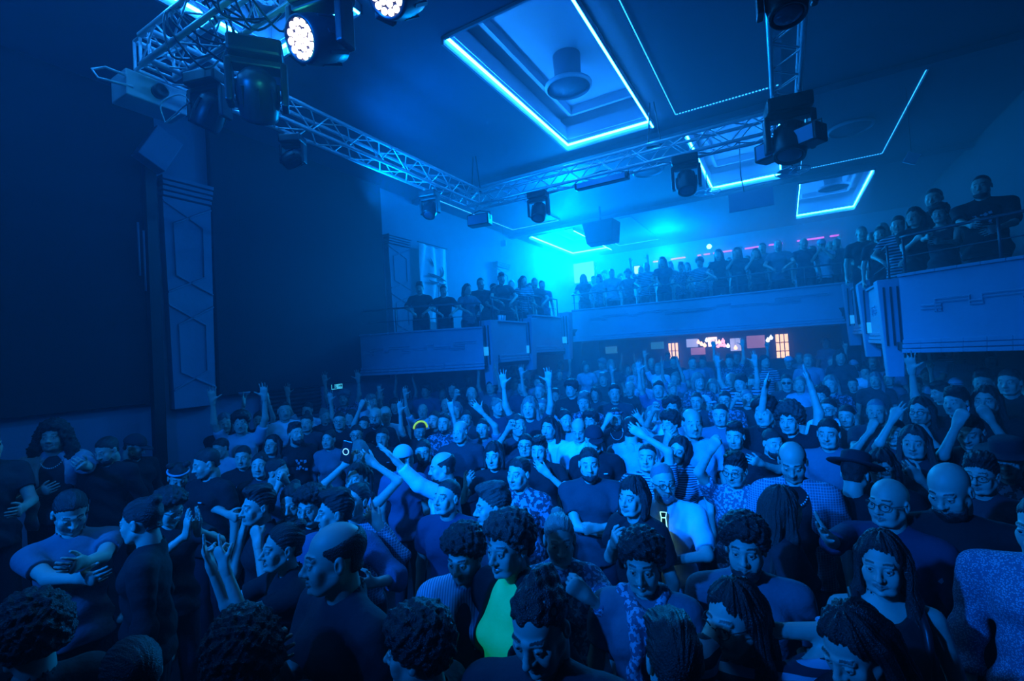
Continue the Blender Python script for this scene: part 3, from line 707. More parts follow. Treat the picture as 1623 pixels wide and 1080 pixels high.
# ================================================================== PEOPLE
# bodies are modelled as smooth blended volumes and meshed with surface nets
class Field:
    def __init__(s, lo, hi, h):
        s.h = h; s.lo = np.array(lo, float)
        n = np.maximum(4, np.ceil((np.array(hi)-s.lo)/h).astype(int)+1)
        s.n = n; s.ax = [(s.lo[i]+h*np.arange(n[i])).astype(np.float32) for i in range(3)]
        s.F = np.full(n, .2, np.float32)
    def sub(s, lo, hi):
        sl = []
        for i in range(3):
            a = int(max(0, math.floor((lo[i]-s.lo[i])/s.h))); b = int(min(s.n[i], math.ceil((hi[i]-s.lo[i])/s.h)+1))
            if b <= a: return None, None
            sl.append(slice(a, b))
        X = s.ax[0][sl[0]][:, None, None]; Y = s.ax[1][sl[1]][None, :, None]; Z = s.ax[2][sl[2]][None, None, :]
        return tuple(sl), (X, Y, Z)
    def put(s, lo, hi, fn, k, mode='u'):
        pad = k + 2.5*s.h
        sl, P = s.sub([l-pad for l in lo], [l+pad for l in hi])
        if sl is None: return
        d = fn(*P); A = s.F[sl]
        if mode == 'u':
            if k > 0:
                hh = np.maximum(k-np.abs(A-d), 0)/k; s.F[sl] = np.minimum(A, d)-hh*hh*k*.25
            else: s.F[sl] = np.minimum(A, d)
        else:   # subtract
            d = -d
            if k > 0:
                hh = np.maximum(k-np.abs(A-d), 0)/k; s.F[sl] = np.maximum(A, d)+hh*hh*k*.25
            else: s.F[sl] = np.maximum(A, d)
    def cap(s, a, b, ra, rb, k=.02, mode='u', M=None, sq=None):
        """tapered capsule; M=(centre, 3x3 rows) frame, sq = scale of space (x,y,z) to flatten"""
        a = np.array(a, float); b = np.array(b, float)
        R = max(ra, rb)*(1.8 if sq is not None else 1)
        lo = np.minimum(a, b)-R; hi = np.maximum(a, b)+R
        if sq is None:
            ab = b-a; L2 = max(float(ab@ab), 1e-9)
            def fn(X, Y, Z):
                px, py, pz = X-a[0], Y-a[1], Z-a[2]
                t = np.clip((px*ab[0]+py*ab[1]+pz*ab[2])/L2, 0, 1)
                return np.sqrt((px-t*ab[0])**2+(py-t*ab[1])**2+(pz-t*ab[2])**2)-(ra+(rb-ra)*t)
        else:
            c = (a+b)/2; Mr = M; q = np.array(sq)
            al = (Mr@(a-c))*q; bl = (Mr@(b-c))*q; ab = bl-al; L2 = max(float(ab@ab), 1e-9)
            def fn(X, Y, Z):
                x, y, z = X-c[0], Y-c[1], Z-c[2]
                px = (Mr[0, 0]*x+Mr[0, 1]*y+Mr[0, 2]*z)*q[0]-al[0]
                py = (Mr[1, 0]*x+Mr[1, 1]*y+Mr[1, 2]*z)*q[1]-al[1]
                pz = (Mr[2, 0]*x+Mr[2, 1]*y+Mr[2, 2]*z)*q[2]-al[2]
                t = np.clip((px*ab[0]+py*ab[1]+pz*ab[2])/L2, 0, 1)
                return (np.sqrt((px-t*ab[0])**2+(py-t*ab[1])**2+(pz-t*ab[2])**2)-(ra+(rb-ra)*t))/max(1.0, float(np.mean(q)))
        s.put(lo, hi, fn, k, mode)
    def ell(s, c, r, k=.02, mode='u', M=None, fnmod=None):
        c = np.array(c, float); r = np.array(r, float); R = float(r.max()) if M is not None else r
        lo = c-R; hi = c+R; rm = float(r.min())
        def fn(X, Y, Z):
            x, y, z = X-c[0], Y-c[1], Z-c[2]
            if M is not None:
                x, y, z = M[0, 0]*x+M[0, 1]*y+M[0, 2]*z, M[1, 0]*x+M[1, 1]*y+M[1, 2]*z, M[2, 0]*x+M[2, 1]*y+M[2, 2]*z
            k0 = np.sqrt((x/r[0])**2+(y/r[1])**2+(z/r[2])**2)
            k1 = np.sqrt((x/r[0]**2)**2+(y/r[1]**2)**2+(z/r[2]**2)**2)+1e-6
            return k0*(k0-1)/k1
        s.put(lo, hi, fn, k, mode)
    def cutplane(s, c, n, lo, hi, k=0):
        """remove the side n points to, inside the box lo..hi"""
        sl, P = s.sub(lo, hi)
        if sl is None: return
        d = (P[0]-c[0])*n[0]+(P[1]-c[1])*n[1]+(P[2]-c[2])*n[2]
        s.F[sl] = np.maximum(s.F[sl], d)
    def mesh(s):
        F = s.F; F[0] = F[-1] = .05; F[:, 0] = F[:, -1] = .05; F[:, :, 0] = F[:, :, -1] = .05
        return surf_nets(F, s.lo, s.h)

def surf_nets(F, lo, h):
    ins = F < 0
    nx, ny, nz = F.shape
    c = np.zeros((nx-1, ny-1, nz-1), np.int8)
    for i in (0, 1):
        for j in (0, 1):
            for k in (0, 1): c += ins[i:nx-1+i, j:ny-1+j, k:nz-1+k]
    act = (c > 0) & (c < 8); idx = np.argwhere(act)
    if len(idx) == 0: return np.zeros((0, 3)), np.zeros((0, 4), int)
    vid = np.full(act.shape, -1, np.int32); vid[act] = np.arange(len(idx))
    acc = np.zeros((len(idx), 3)); cnt = np.zeros(len(idx))
    I, J, K = idx.T
    cor = {(a, b, d): F[I+a, J+b, K+d].astype(float) for a in (0, 1) for b in (0, 1) for d in (0, 1)}
    for ax in range(3):
        for u in (0, 1):
            for v in (0, 1):
                p = [0, 0, 0]; o = [q for q in range(3) if q != ax]; p[o[0]] = u; p[o[1]] = v
                q = list(p); q[ax] = 1
                f0, f1 = cor[tuple(p)], cor[tuple(q)]; mk = (f0 < 0) != (f1 < 0)
                t = np.where(mk, f0/np.where(mk, f0-f1, 1), 0)
                pt = np.zeros((len(idx), 3)); pt[:, o[0]] = u; pt[:, o[1]] = v; pt[:, ax] = t
                acc += pt*mk[:, None]; cnt += mk
    V = lo + h*(idx + acc/cnt[:, None])
    Q = []
    for ax in range(3):
        sa = [slice(None)]*3; sb = [slice(None)]*3; sa[ax] = slice(0, -1); sb[ax] = slice(1, None)
        A, B = ins[tuple(sa)], ins[tuple(sb)]
        e = np.argwhere(A != B); o = [q for q in range(3) if q != ax]
        ok = (e[:, o[0]] > 0) & (e[:, o[1]] > 0) & (e[:, o[0]] < F.shape[o[0]]-1) & (e[:, o[1]] < F.shape[o[1]]-1)
        e = e[ok]; flip = A[tuple(e.T)]
        def g(du, dv):
            q = e.copy(); q[:, o[0]] += du; q[:, o[1]] += dv; return vid[tuple(q.T)]
        quad = np.stack([g(-1, -1), g(0, -1), g(0, 0), g(-1, 0)], 1)
        if ax == 1: flip = ~flip
        quad[~flip] = quad[~flip][:, ::-1]
        Q.append(quad)
    return V, np.concatenate(Q)

def mk_mesh(name, parts, tint=None):
    vs = []; fs = []; n = 0; tt = []
    for p in parts:
        V, Q = p[0], p[1]
        if len(V) == 0: continue
        vs.append(V); fs.append(Q+n); n += len(V)
        tt.append(p[2] if len(p) > 2 else np.ones((len(V), 3)))
    V = np.concatenate(vs).astype(np.float32); Q = np.concatenate(fs).astype(np.int32); T = np.concatenate(tt)
    me = bpy.data.meshes.new(name)
    me.vertices.add(len(V)); me.vertices.foreach_set('co', V.ravel())
    me.loops.add(Q.size); me.loops.foreach_set('vertex_index', Q.ravel())
    me.polygons.add(len(Q)); me.polygons.foreach_set('loop_start', np.arange(0, Q.size, 4, dtype=np.int32))
    me.polygons.foreach_set('loop_total', np.full(len(Q), 4, np.int32))
    me.polygons.foreach_set('use_smooth', np.ones(len(Q), bool))
    me.update(calc_edges=True)
    if tint:
        at = me.color_attributes.new('tint', 'FLOAT_COLOR', 'POINT')
        at.data.foreach_set('color', np.concatenate([T, np.ones((len(T), 1))], 1).astype(np.float32).ravel())
    return me

def euler3(yaw, pitch, roll):
    """local head rotation: yaw about Z, pitch>0 looks down, roll tilts"""
    M = Matrix.Rotation(yaw, 3, 'Z') @ Matrix.Rotation(pitch, 3, 'X') @ Matrix.Rotation(roll, 3, 'Y')
    return M

def warp(V, a, f, seed):
    """gentle 3-D noise from sines"""
    s = seed*1.7
    x, y, z = V[:, 0], V[:, 1], V[:, 2]
    return a*(np.sin(f*x+2.1*np.sin(f*.7*z+s)+s)*np.sin(f*y*.9+1.3+s*2)+.6*np.sin(f*1.9*z+1.7*np.sin(f*1.3*x+s)+s*3)*np.sin(f*1.6*y+s))

def normals(V, Q):
    n = np.zeros_like(V); d1 = V[Q[:, 2]]-V[Q[:, 0]]; d2 = V[Q[:, 3]]-V[Q[:, 1]]; fn = np.cross(d1, d2)
    for k in range(4): np.add.at(n, Q[:, k], fn)
    return n/(np.linalg.norm(n, axis=1, keepdims=True)+1e-9)

# ---- head, in its own frame: origin between the ears, face towards -Y
def head_mesh(h, g):
    f = Field((-.125, -.15, -.235), (.125, .135, .135), h)
    jw, nl, fem, sm = g['jaw'], g['nose'], g['fem'], g['smile']
    f.ell((0, .018, .032), (.076, .096, .086), .01)
    f.ell((0, -.022, -.03), (.057*jw, .066, .078), .03)
    f.cap((-.021*jw, -.050, -.090), (.021*jw, -.050, -.090), .023, .023, .03)
    f.ell((0, -.076, -.098), (.018, .018, .016), .016)
    for s in (-1, 1):
        f.cap((s*.052*jw, .0, -.055), (s*.030*jw, -.05, -.09), .02, .018, .025)
        f.ell((s*.043, -.060, -.022), (.020, .017, .018), .022)
        f.cap((s*.008, -.082, .022), (s*.042, -.070, .022), .010 if not fem else .008, .009, .012)
        f.ell((s*.031, -.094, .001), (.019, .014, .012), .010, 's')
        # eyeball under lids
        f.ell((s*.031, -.0750, .001), (.0140, .0135, .0135), .003)
        if h < .0045: f.ell((s*.0315, -.0895, .0000), (.0118, .0075, .0042), .0015, 's')
        if h < .007:
            f.cap((s*.019, -.0825, .004), (s*.031, -.0890, .0095), .0032, .0032, .004); f.cap((s*.031, -.0890, .0095), (s*.044, -.0795, .004), .0032, .0032, .004)
            f.cap((s*.020, -.0815, -.004), (s*.031, -.0855, -.0085), .0028, .0028, .004); f.cap((s*.031, -.0855, -.0085), (s*.043, -.0785, -.003), .0028, .0028, .004)
        f.ell((s*.0790, .012, -.008), (.009, .019, .031), .006); f.ell((s*.088, .004, -.006), (.008, .009, .017), .004, 's')
        f.ell((s*.0135, -.092, -.034), (.0085, .010, .008), .006)
        # cheeks
        f.ell((s*.036, -.058, -.048), (.022, .020, .022), .02)
    f.cap((0, -.080, .016), (0, -.104-.006*nl, -.026), .0075, .0100, .014)
    f.ell((0, -.106-.006*nl, -.031), (.0115, .011, .0095), .007)
    up = .003+.006*sm; wd = .0245+.007*sm
    for s in (-1, 1):
        f.cap((0, -.0895, -.0590), (s*wd, -.078, -.0615+up), .0052, .003, .008)
        f.cap((0, -.0885, -.0720), (s*wd, -.077, -.0655+up), .0060, .003, .008)
    f.cap((-wd, -.089, -.0655+up*.5), (wd, -.089, -.0655+up*.5), .0022+.002*sm, .0022+.002*sm, .002, 's')
    nk = g['neckr']
    f.cap((0, .022, -.075), (0, .040, -.26), nk, nk*1.10, .025)
    if not fem: f.ell((0, -.022, -.150), (.010, .012, .016), .012)
    V, Q = f.mesh()
    T = np.ones((len(V), 3)); x, y, z = V.T
    front = y < -.055
    def m(c, e=0): T[c] *= e
    lip = front & (np.abs(x) < wd+.003) & (np.abs(z+.0655-up*.4) < .0125*(1-(np.abs(x)/(wd+.004))**2*.55)) & (y < -.079)
    T[lip] *= (.80, .60, .62)
    for s in (-1, 1):
        br = front & (np.abs(z-.0265-.004*np.cos((x-s*.03)*60)) < .0034) & (np.abs(x-s*.031) < .017)
        T[br] *= .12 if not fem else .2
        ey = front & (((x-s*.031)/.0125)**2+((z-.001)/.0052)**2 < 1) & (y < -.072)
        T[ey] *= 1.25
        ir = front & ((x-s*.031)**2+(z-.001)**2 < .0050**2) & (y < -.072)
        T[ir] = .03
        ln = front & (np.abs(((x-s*.031)/.0145)**2+((z-.002)/.0075)**2-1) < .35) & (z > .003)
        T[ln] *= .45
    if g['stub'] > 0:
        b = (z < -.040) & (z > -.125) & (y < .01) & ~lip
        b2 = b & ((z < -.078) | (np.abs(x) > .034) | ((z > -.056) & (np.abs(x) < .03) & (z < -.045)))
        T[b2] *= 1-.75*g['stub']
    return V, Q, T

def hair_mesh(h, style, seed, g):
    """returns list of (V,Q) in head frame"""
    H0 = {'buzz': .004, 'short': .008, 'quiff': .010, 'balding': .007, 'curly': .034, 'afro': .058, 'long': .013, 'bob': .018, 'tied': .008, 'pony': .009, 'longcurly': .045, 'messy': .014, 'buns': .014, 'mohawk': .006, 'topknot': .010, 'longback': .014}[style]
    long_ = style in ('long', 'bob', 'longcurly', 'longback')
    lo = [-.20, -.16, -.14]; hi = [.20, .22, .23]
    if long_: lo = [-.22, -.17, -.46 if style != 'bob' else -.2]; hi = [.22, .26, .22]
    f = Field(lo, hi, h)
    if style == 'mohawk': f.ell((0, .05, .055), (.045, .095, .085), .01)
    f.ell((0, .020, .036), (.0755+H0*(.45 if H0 < .03 else .8), .096+H0*.8, .084+H0*1.1), .01)
    if style in ('short', 'quiff', 'curly', 'messy', 'balding', 'buzz', 'tied', 'pony', 'topknot', 'afro'):
        f.cap((-.0, .03, -.02), (0, .05, -.05), .062+H0*.5, .05+H0*.4, .02)
    if style == 'quiff':
        f.ell((0, -.03, .115), (.058, .060, .030), .03); f.ell((0, .03, .115), (.065, .07, .03), .02)
    if style == 'messy':
        f.ell((.01, -.01, .112), (.070, .075, .034), .03)
    if style == 'curly': f.ell((0, .0, .085), (.098, .105, .062), .03)
    if style == 'bob':
        for s in (-1, 1): f.cap((s*.076, .01, .02), (s*.082, -.01, -.10), .030, .026, .03)
        f.cap((-.04, .075, .0), (-.04, .07, -.11), .04, .035, .04); f.cap((.04, .075, .0), (.04, .07, -.11), .04, .035, .04)
    if style in ('long', 'longback'):
        b = 0 if style == 'long' else .05
        for s in (-1, 1):
            f.cap((s*.074, .018+b, .02), (s*.088, .015+b, -.15), .027, .030, .03); f.cap((s*.088, .015+b, -.15), (s*.10, -.03+b, -.33), .032, .026, .03)
        for x in (-.045, 0, .045): f.cap((x, .085, .01), (x*1.3, .115, -.34), .040, .036, .04)
    if style == 'longcurly':
        for s in (-1, 1): f.cap((s*.085, .02, .03), (s*.115, .02, -.10), .045, .052, .03); f.cap((s*.115, .02, -.1), (s*.115, .0, -.20), .05, .038, .03)
        for x in (-.05, .05): f.cap((x, .09, .01), (x*1.3, .10, -.20), .055, .055, .04)
    if style in ('tied', 'topknot'): f.ell((0, .095 if style == 'tied' else .05, .10 if style == 'tied' else .145), (.036, .034, .032), .012)
    if style == 'buns':
        for s in (-1, 1): f.ell((s*.065, .02, .125), (.032, .032, .030), .008)
    if style == 'pony': f.ell((0, .125, .04), (.026, .03, .026), .01); f.cap((0, .14, .035), (0, .165, -.13), .026, .014, .01)
    # keep the face free
    n = np.array((0, .785, .62)); c0 = -.009 if style not in ('balding', 'buzz') else (-.002 if style == 'buzz' else -.020)
    if style in ('messy', 'curly', 'afro', 'longcurly', 'bob'): c0 -= .008
    zc = -.34
    sl, P = f.sub(lo, hi); X, Y, Z = P
    c0 = c0 + (.0022*np.sin(X*310+Z*90+seed*3)*np.sin(Z*260+Y*120)+.0018*np.sin(X*140+seed)).astype(np.float32)
    line = -(Y*n[1]+Z*n[2]-c0) - .004*np.cos(X*45)*(1 if style not in ('long', 'longback', 'tied') else -1.6)
    face = np.maximum(line, np.abs(X)-(.068 if not long_ else .066)) if long_ or style in ('afro', 'curly') else line
    f.F = np.maximum(f.F, -np.minimum(-face, 1.0)*0 + np.where(face > 0, np.minimum(face, .05), -.05) if False else f.F)
    # remove region where 'line' > 0 (in front of the hairline)
    reg = line if not long_ else np.minimum(line, (.064 - np.abs(X)) + 0*line + .25*np.clip(-Z, 0, .03))
    reg = reg.astype(np.float32)+0*f.F; kk = .020; hh = np.maximum(kk-np.abs(f.F-reg), 0)/kk; f.F = np.maximum(f.F, reg)+hh*hh*kk*.25
    if style == 'balding':
        f.ell((0, -.015, .110), (.080, .112, .078), .02, 's')
    if not long_:
        zb = -.055; f.F = np.maximum(f.F, (zb - Z + .0*Y).astype(np.float32) + 0*f.F)
        # above the ears at the sides
        side = np.minimum(np.minimum(.008 - Z - .25*np.clip(.03-Y, 0, .1), .052 - Y), 1.0) if style != 'afro' else np.minimum(-.03 - Z, .05 - Y)
        f.F = np.maximum(f.F, side.astype(np.float32) + 0*f.F)
    V, Q = f.mesh()
    if len(V) == 0: return V, Q
    N = normals(V, Q); x, y, z = V.T
    if style in ('curly', 'afro', 'longcurly'):
        d = .010*np.sin(x*95+seed)*np.sin(y*90+1+seed)*np.sin(z*92+2)+.006*np.sin(x*190+2*np.sin(z*60))*np.sin(y*170+seed)*np.sin(z*180)
        d = d*(1.15 if style != 'curly' else .95)
    elif long_:
        az = np.arctan2(x, y-.02)
        q = np.sin(z*14+seed)+.6*np.sin(z*33+x*20)
        d = .0022*np.sin(az*31+q*1.5+seed)+.0016*np.sin(az*73+q*3)+.0045*np.sin(az*8+seed*2+z*11+q)
    else:
        az = np.arctan2(x, z+.02)
        q = 1.2*np.sin(y*28+seed)+.8*np.sin(x*33+z*20)
        d = .0011*np.sin(az*34+q*2+22*y)+.0009*np.sin(az*83-30*y+q*3)+.0012*np.sin(x*70+z*60+seed)*np.sin(y*75+q)
        if style in ('messy', 'quiff'): d = d*1.9
        if style in ('buzz', 'balding', 'mohawk'): d = d*.4
    if style == 'mohawk': d = d + np.where((z > .05) | (y > .06), .007*np.sin(x*110)*np.sin(y*100+seed)*np.sin(z*105), 0)
    return V+N*d[:, None], Q

def beard_mesh(h, th):
    f = Field((-.10, -.15, -.17), (.10, .06, .01), h)
    f.ell((0, -.020, -.048), (.060+th*.5, .068+th, .066+th), .01)
    f.cap((-.030, -.050, -.092), (.030, -.050, -.092), .024+th, .024+th, .02)
    f.ell((0, -.068, -.100-th*.6), (.024+th*.3, .02+th*.8, .022+th), .02)
    f.cap((-.026, -.0840, -.050), (.026, -.0840, -.050), .0085, .0085, .008)
    sl, (X, Y, Z) = f.sub((-.1, -.15, -.17), (.1, .06, .01))
    top = Z+.018+1.2*np.clip(-.005-Y, 0, .05)*.9 - .0*X
    top = np.minimum(top, 1.0)
    f.F = np.maximum(f.F, (top + 0*X).astype(np.float32)); f.F = np.maximum(f.F, (Y-.006+0*f.F).astype(np.float32))
    f.ell((0, -.100, -.0655), (.024, .024, .0105), .003, 's')
    V, Q = f.mesh(); 
    if len(V) == 0: return V, Q
    N = normals(V, Q); x, y, z = V.T
    return V+N*(.002*np.sin(x*140)*np.sin(z*120+y*60))[:, None], Q

HANDS = {  # per finger (index..little): spread angle, curls at three joints; thumb: (out angle, curl)
 'open': ([(.22, .05, .08, .05), (.06, .02, .05, .05), (-.08, .04, .08, .05), (-.24, .08, .10, .08)], (1.05, .1, .0)),
 'relax': ([(.08, .35, .45, .25), (.0, .42, .5, .3), (-.06, .50, .55, .3), (-.14, .58, .55, .3)], (.65, .25, .35)),
 'fist': ([(.03, 1.35, 1.5, .9), (.0, 1.4, 1.55, .9), (-.02, 1.45, 1.55, .9), (-.05, 1.5, 1.5, .9)], (.45, .75, .9)),
 'point': ([(.05, .1, .1, .05), (.0, 1.1, 1.3, .8), (-.02, 1.25, 1.4, .8), (-.05, 1.35, 1.4, .8)], (.7, .4, .5)),
 'hold': ([(.08, .75, .75, .4), (.0, .8, .8, .4), (-.05, .85, .8, .4), (-.1, .9, .8, .4)], (.9, .5, .7)),
 'horns': ([(.12, .1, .1, .05), (.0, 1.35, 1.45, .9), (-.02, 1.4, 1.45, .9), (-.16, .12, .1, .08)], (.5, .6, .8)),
 'ok': ([(.0, .95, 1.0, .5), (.0, .2, .2, .1), (-.12, .1, .12, .08), (-.26, .08, .1, .05)], (.75, .5, .75)),
 'clap': ([(.02, .08, .1, .05), (.0, .06, .08, .05), (-.02, .08, .1, .05), (-.04, .1, .1, .08)], (.45, .1, .1)),
}
def hand(f, wrist, D, Nn, side, pose, s=1.0):
    """D finger direction, Nn palm normal (out of the palm), side=+1 when the thumb lies along +D x N"""
    D = Vector(D).normalized(); N = Vector(Nn); N = (N - D*N.dot(D))
    N = N.normalized() if N.length > 1e-4 else D.orthogonal().normalized()
    W = D.cross(N).normalized()*side          # towards the thumb
    wr = Vector(wrist)
    M = np.array([tuple(W), tuple(N), tuple(D)])
    pc = wr + D*.050*s
    f.cap(wr+D*.012*s+W*.004*s, wr+D*.080*s, .030*s, .036*s, .014, M=M, sq=(.82, 2.1, 1.0))
    f.cap(wr-D*.02*s, wr+D*.02*s, .026*s, .025*s, .014, M=M, sq=(.95, 1.3, 1.0))
    fing, (to, tc1, tc2) = HANDS[pose]
    base = [(.029, .083, .0085, .040), (.010, .087, .0088, .044), (-.010, .084, .0084, .041), (-.028, .076, .0074, .033)]
    for (sp, c1, c2, c3), (bx_, bd, r, L) in zip(fing, base):
        p = wr + W*bx_*s + D*bd*s; d = (D*cos(sp)+W*sin(sp)).normalized()
        ax = d.cross(N).normalized(); ang = 0
        for c, l, rr in ((c1, L, r), (c2, L*.62, r*.93), (c3, L*.50, r*.84)):
            ang += c; dd = d*cos(ang)+N*sin(ang); q = p+dd*l*s
            f.cap(p, q, rr*s, rr*.93*s, .004); p = q
    p = wr + W*.020*s + D*.022*s + N*.008*s; d = (D*cos(to)+W*sin(to)+N*.25).normalized()
    f.cap(p, p+d*.040*s, .0155*s, .0115*s, .012); p = p+d*.040*s
    d2 = (d*cos(tc1)+(D*.7+N*.6-W*.5).normalized()*sin(tc1)).normalized(); f.cap(p, p+d2*.030*s, .0108*s, .0098*s, .006); p = p+d2*.030*s
    d3 = (d2*cos(tc2)+(N*.8-W*.6).normalized()*sin(tc2)).normalized(); f.cap(p, p+d3*.024*s, .0095*s, .008*s, .004)

def ik(S0, T, la, lb, pole):
    S0, T, pole = Vector(S0), Vector(T), Vector(pole)
    d = T-S0; L = d.length
    mx = (la+lb)*.985
    if L > mx: T = S0+d*(mx/L); L = mx
    L = max(L, abs(la-lb)+.03)
    u = (T-S0).normalized(); a = (la*la-lb*lb+L*L)/(2*L); hgt = sqrt(max(la*la-a*a, 0))
    p = pole - u*pole.dot(u); p = p.normalized() if p.length > 1e-4 else u.orthogonal().normalized()
    return S0+u*a+p*hgt, T

ARM = {  # wrist targets for (right, left) in the body frame at 1.75 m, with hand pose and pole
 'down': ((-.27, -.03, .83), 'relax', (-.4, .5, -.6)),
 'fold': ((.11, -.235, 1.14), 'relax', (-.8, -.1, -.6)),
 'belly': ((-.06, -.24, 1.08), 'relax', (-.8, .2, -.6)),
 'cup': ((-.13, -.31, 1.24), 'hold', (-.7, .2, -.9)),
 'mouth': ((-.05, -.20, 1.47), 'fist', (-.6, -.2, -.9)),
 'up': ((-.27, -.12, 1.95), 'open', (-.7, -.5, -.3)),
 'horns': ((-.30, -.16, 1.90), 'horns', (-.7, -.5, -.3)),
 'point': ((-.20, -.45, 1.72), 'point', (-.7, .1, -.8)),
 'phone': ((-.12, -.38, 1.66), 'hold', (-.7, .0, -.8)),
 'clap': ((-.035, -.36, 1.50), 'clap', (-.8, .0, -.7)),
 'clapup': ((-.16, -.22, 2.0), 'clap', (-.8, -.3, -.2)),
 'rail': ((-.14, -.36, 1.10), 'relax', (-.9, .1, -.3)),
 'head': ((-.16, .02, 1.72), 'relax', (-1, -.4, .2)),
}
PAL_SKIN = [mat('skin_light', (.62, .42, .34), .5, spec=.4), mat('skin_mid', (.50, .34, .27), .5, spec=.4), mat('skin_dark', (.30, .19, .14), .5, spec=.4)]
HAIRM = {'dark': mat('hair_dark', (.022, .018, .018), .42, bump=.5, bscale=220), 'brown': mat('hair_brown', (.07, .05, .045), .42, bump=.5, bscale=220),
         'blond': mat('hair_blond', (.26, .22, .19), .42, bump=.5, bscale=220), 'grey': mat('hair_grey', (.2, .2, .22), .45, bump=.5, bscale=220)}
CL = {'black': mat('cotton_black', (.010, .010, .013), .9, bump=.25, bscale=30), 'charcoal': mat('cotton_charcoal', (.035, .038, .048), .9, bump=.25, bscale=30),
      'navy': mat('cotton_navy', (.03, .04, .08), .9, bump=.25, bscale=30), 'grey': mat('cotton_grey', (.15, .16, .20), .9, bump=.25, bscale=30),
      'light': mat('cotton_light', (.38, .42, .5), .9, bump=.25, bscale=30), 'white': mat('cotton_white', (.70, .74, .82), .85, bump=.2, bscale=30),
      'denim': mat('denim', (.10, .14, .24), .9, bump=.4, bscale=160, var=.15), 'jeans': mat('trouser_cloth', (.018, .022, .035), .9, bump=.2, bscale=60),
      'neon': mat('neon_cotton', (.12, .75, .25), .8, emit=(.0, .45, .20), estr=.30, bump=.2, bscale=30),
      'hstripe': mat('striped_knit', (.03, .03, .045), .9, pattern=('hstripe', (.42, .46, .55), 7.5)), 'finestripe': mat('fine_striped_knit', (.05, .05, .07), .9, pattern=('hstripe', (.4, .45, .55), 18)),
      'vstripe': mat('striped_shirt', (.20, .25, .34), .85, bump=.2, bscale=40, pattern=('vstripe', (.50, .56, .66), 26)),
      'check': mat('checked_shirt', (.14, .17, .24), .9, pattern=('check', (.45, .5, .6), 22)), 'dots': mat('dotted_shirt', (.42, .47, .58), .8, pattern=('dots', (.12, .15, .24), 150)),
      'floral': mat('patterned_shirt', (.03, .04, .06), .85, pattern=('noise', (.22, .26, .34), 34)), 'paisley': mat('pale_patterned_shirt', (.10, .12, .18), .85, pattern=('noise', (.40, .45, .55), 55))}
M_GLASS = mat('spectacle_frame', (.01, .01, .012), .3)
M_LENS = mat('spectacle_lens', (.05, .07, .1), .08, spec=.9)
M_CAPD = mat('cap_dark', (.018, .02, .028), .9); M_CAPL = mat('cap_light', (.55, .6, .7), .85)
M_EYE = mat('eye_white', (.75, .75, .78), .25); M_TEETH = mat('teeth', (.8, .8, .8), .3)

def add_obj(name, me, m, parent, M=None):
    o = bpy.data.objects.new(name, me); COL.objects.link(o); o.parent = parent
    if M is not None: o.matrix_local = M
    if not me.materials: me.materials.append(m)
    if me.materials[0] is not m:
        o.material_slots[0].link = 'OBJECT'; o.material_slots[0].material = m
    return o

